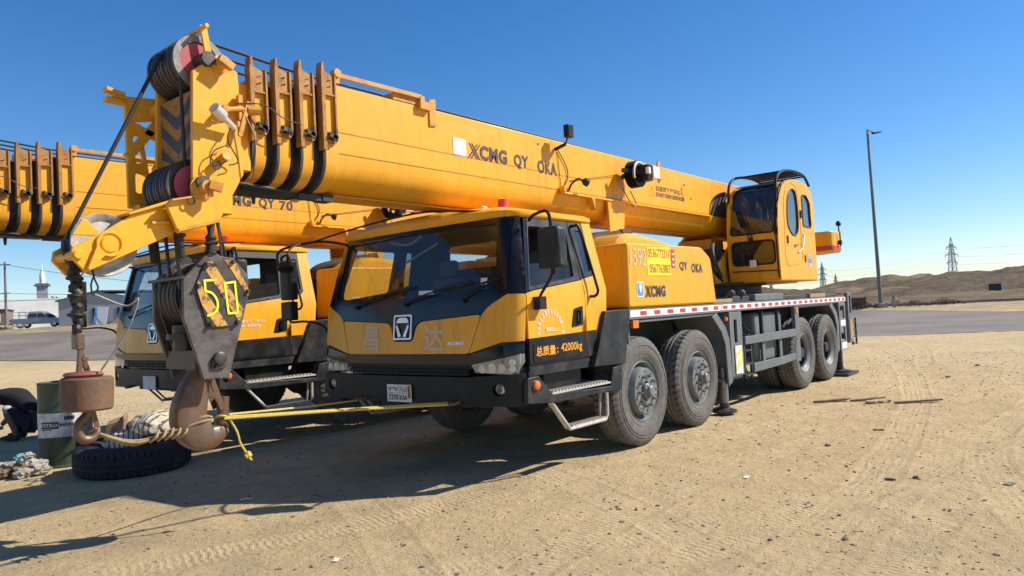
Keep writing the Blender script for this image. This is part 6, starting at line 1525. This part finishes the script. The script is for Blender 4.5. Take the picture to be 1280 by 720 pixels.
pt = local('antenna_pole', 78, -54.7, 0, 'thin grey utility pole with a crossarm at the far left', 'utility pole'); b = nb(); cyl(b, (0, 0, -.5), (0, 0, 7.3), .16, .11, 10); obj('pole', b, M_LAMP, pt); b = nb(); bar(b, (-.6, 0, 7.0), (.6, 0, 7.0), .1, .1); bar(b, (-.5, 0, 3.9), (.5, 0, 3.9), .1, .1); obj('crossarm', b, M_LAMP, pt)
b = nb(); P0 = Vector(pt.location)
for z, q in ((7.0, 3.2), (3.9, 3.6)):
    a = P0+Vector((0, 0, z)); e = P0+Vector(R2)*26+Vector((0, 0, q)); s_ = P0-Vector(R2)*20+Vector((0, 0, z-.6))
    tube(b, [s_.lerp(a, k/8)+Vector((0, 0, -.4*(1-(k/4-1)**2))) for k in range(9)], .022, 4); tube(b, [a.lerp(e, k/8)+Vector((0, 0, -.5*(1-(k/4-1)**2))) for k in range(9)], .022, 4)
obj('overhead_wires', b, M_GRYD, label='thin overhead wires running from the utility pole at the far left', cat='wires')
# pickup truck, side on, nose to the right
pk = local('pickup_truck', 82, -53.6, 10, 'silver pickup truck with an empty rack, parked before the white wall', 'pickup truck')
M_PK = mat('silver_paint', (.33, .34, .35), .35, metal=.3, coat=.4)
def car_sec(x, w, zb, zt): return [(x, -w, zb), (x, -w*1.02, (zb+zt)/2), (x, -w*.95, zt), (x, w*.95, zt), (x, w*1.02, (zb+zt)/2), (x, w, zb)]
b = nb(); loft(b, [car_sec(x, w, zb, zt) for x, w, zb, zt in ((-2.75, .90, .5, 1.04), (-2.6, .95, .45, 1.06), (.9, .97, .42, 1.08), (1.0, .97, .42, 1.08), (2.2, .95, .45, 1.04), (2.6, .88, .45, .95), (2.75, .75, .5, .75))])
obj('body', b, M_PK, pk, bevel=.03)
b = nb(); loft(b, [[(x0_, -w, z), (x1_, -w, z), (x1_, w, z), (x0_, w, z)] for z, x0_, x1_, w in ((1.06, -1.0, 1.30, .93), (1.76, -.93, .50, .80), (1.84, -.85, .34, .74))]); obj('cabin', b, M_PK, pk, bevel=.03)
b = nb()
for s in (-1, 1):
    for q in ([(-.90, 1.18), (-.06, 1.18), (-.06, 1.70), (-.85, 1.70)], [(.04, 1.18), (1.0, 1.18), (.45, 1.70), (.04, 1.70)]):
        b.faces.new([b.verts.new((x, s*(.945-.24*(z-1.12)), z)) for x, z in q])
b.faces.new([b.verts.new(p) for p in ((1.36, -.84, 1.17), (1.36, .84, 1.17), (.52, .72, 1.72), (.52, -.72, 1.72))])
obj('window', b, M_SEAT, pk)
b = nb(); box(b, -2.62, -1.06, -.86, .86, 1.04, 1.075)
obj('cargo_bed', b, M_BLKM, pk)
for x in (-1.75, 1.75):
    for s in (-1, 1):
        b = nb(); lathe(b, [(.22, -.12), (.36, -.13), (.40, -.08), (.40, .08), (.36, .13), (.22, .12)], (x, s*.82, .40), (0, 1, 0), 24, True); wq = obj('wheel', b, M_RUBD, pk); b = nb(); lathe(b, [(.23, 0), (.22, .02*1), (.001, .05)], (x, s*.93, .40), (0, s, 0), 16); obj('rim', b, M_SIL, wq)
b = nb(); 
for x in (-2.55, -1.9, -1.05):
    for s in (-.8, .8): bar(b, (x, s, 1.14), (x, s, 1.80), .05, .05)
for s in (-.8, .8):
    for z in (1.45, 1.80): bar(b, (-2.55, s, z), (-1.05, s, z), .05, .06)
obj('rack', b, M_WALLW, pk)
b = nb(); box(b, -2.80, -2.70, -.95, -.70, .75, 1.05); box(b, -2.80, -2.70, .70, .95, .75, 1.05); obj('tail_lamp', b, M_RED, pk); b = nb(); box(b, 2.58, 2.72, -.9, -.6, .72, .92); obj('headlight', b, M_SIL, pk)
b = nb(); box(b, -2.9, -2.72, -.9, .9, .42, .58); box(b, 2.62, 2.84, -.86, .86, .42, .62); obj('bumper', b, M_GRYD, pk, bevel=.02)
rb = local('rubble_heap', 76, -53.2, 0, 'low heap of white rubble left of the pickup', 'rubble'); b = nb(); r9 = random.Random(9)
for k in range(60): rock(b, Vector((r9.uniform(-3, 1.6), r9.uniform(-1, 1), .15+.2*r9.random())), .12+.18*r9.random(), r9)
obj('rubble', b, M_CONC, rb, flat=True)
tb = local('distant_tree', 118, -74.8, 0, 'small dark tree showing between the minaret and the cabin', 'tree'); b = nb(); r9 = random.Random(4)
for k in range(900):
    q = Vector((r9.gauss(0, 1), r9.gauss(0, 1), r9.gauss(0, .9))); q = q.normalized()*r9.random()**.4*1.5+Vector((0, 0, 3.9)); t = Vector((r9.uniform(-1, 1), r9.uniform(-1, 1), r9.uniform(-1, 1)))*.25; n = t.orthogonal().normalized()*.1
    b.faces.new([b.verts.new(q-n), b.verts.new(q+n), b.verts.new(q+t)])
obj('crown', b, m_sh[1], tb, flat=True); b = nb(); cyl(b, (0, 0, -.5), (0, 0, 3.5), .16, .09, 8); obj('trunk', b, M_WOOD, tb)

# ---------------------------------------------------------------- light, sky, camera
sd_ = Vector((.85, -.80, 1.0)).normalized()
su = bpy.data.lights.new('sun', 'SUN'); su.energy = 4.9; su.angle = math.radians(.53); su.color = (1., .93, .82)
so = bpy.data.objects.new('sun', su); COL.objects.link(so); so.rotation_euler = sd_.to_track_quat('Z', 'Y').to_euler()
w = bpy.data.worlds.new('World'); scene.world = w; w.use_nodes = True; N = w.node_tree.nodes; L = w.node_tree.links
sk = N.new('ShaderNodeTexSky'); sk.sky_type = 'NISHITA'; sk.sun_disc = False; sk.sun_elevation = math.asin(sd_.z); sk.sun_rotation = math.atan2(sd_.x, sd_.y)
sk.air_density = 1.0; sk.dust_density = .1; sk.ozone_density = 2.6; sk.altitude = 50
hs = N.new('ShaderNodeHueSaturation'); hs.inputs['Saturation'].default_value = 1.25; tn = N.new('ShaderNodeMix'); tn.data_type = 'RGBA'; tn.blend_type = 'MULTIPLY'; tn.inputs['Factor'].default_value = 1; tn.inputs['B'].default_value = (.92, .965, 1.08, 1); L.new(sk.outputs[0], tn.inputs['A']); L.new(tn.outputs['Result'], hs.inputs['Color']); L.new(hs.outputs[0], N['Background'].inputs[0]); N['Background'].inputs[1].default_value = .096
cd = bpy.data.cameras.new('camera'); cd.sensor_width = 36; cd.lens = 36*903.16/1280; cd.clip_end = 6000; cd.clip_start = .05
co = bpy.data.objects.new('camera', cd); COL.objects.link(co); scene.camera = co
M3 = Matrix((R_1, U_1, -F_)).transposed(); co.matrix_world = Matrix.Translation(CAM) @ M3.to_4x4()
vs = scene.view_settings; scene.display_settings.display_device = 'sRGB'; vs.view_transform = 'Standard'; vs.look = 'None'; vs.exposure = .48; vs.gamma = 1
scene.cycles.max_bounces = 6; scene.cycles.diffuse_bounces = 3; scene.cycles.transparent_max_bounces = 16
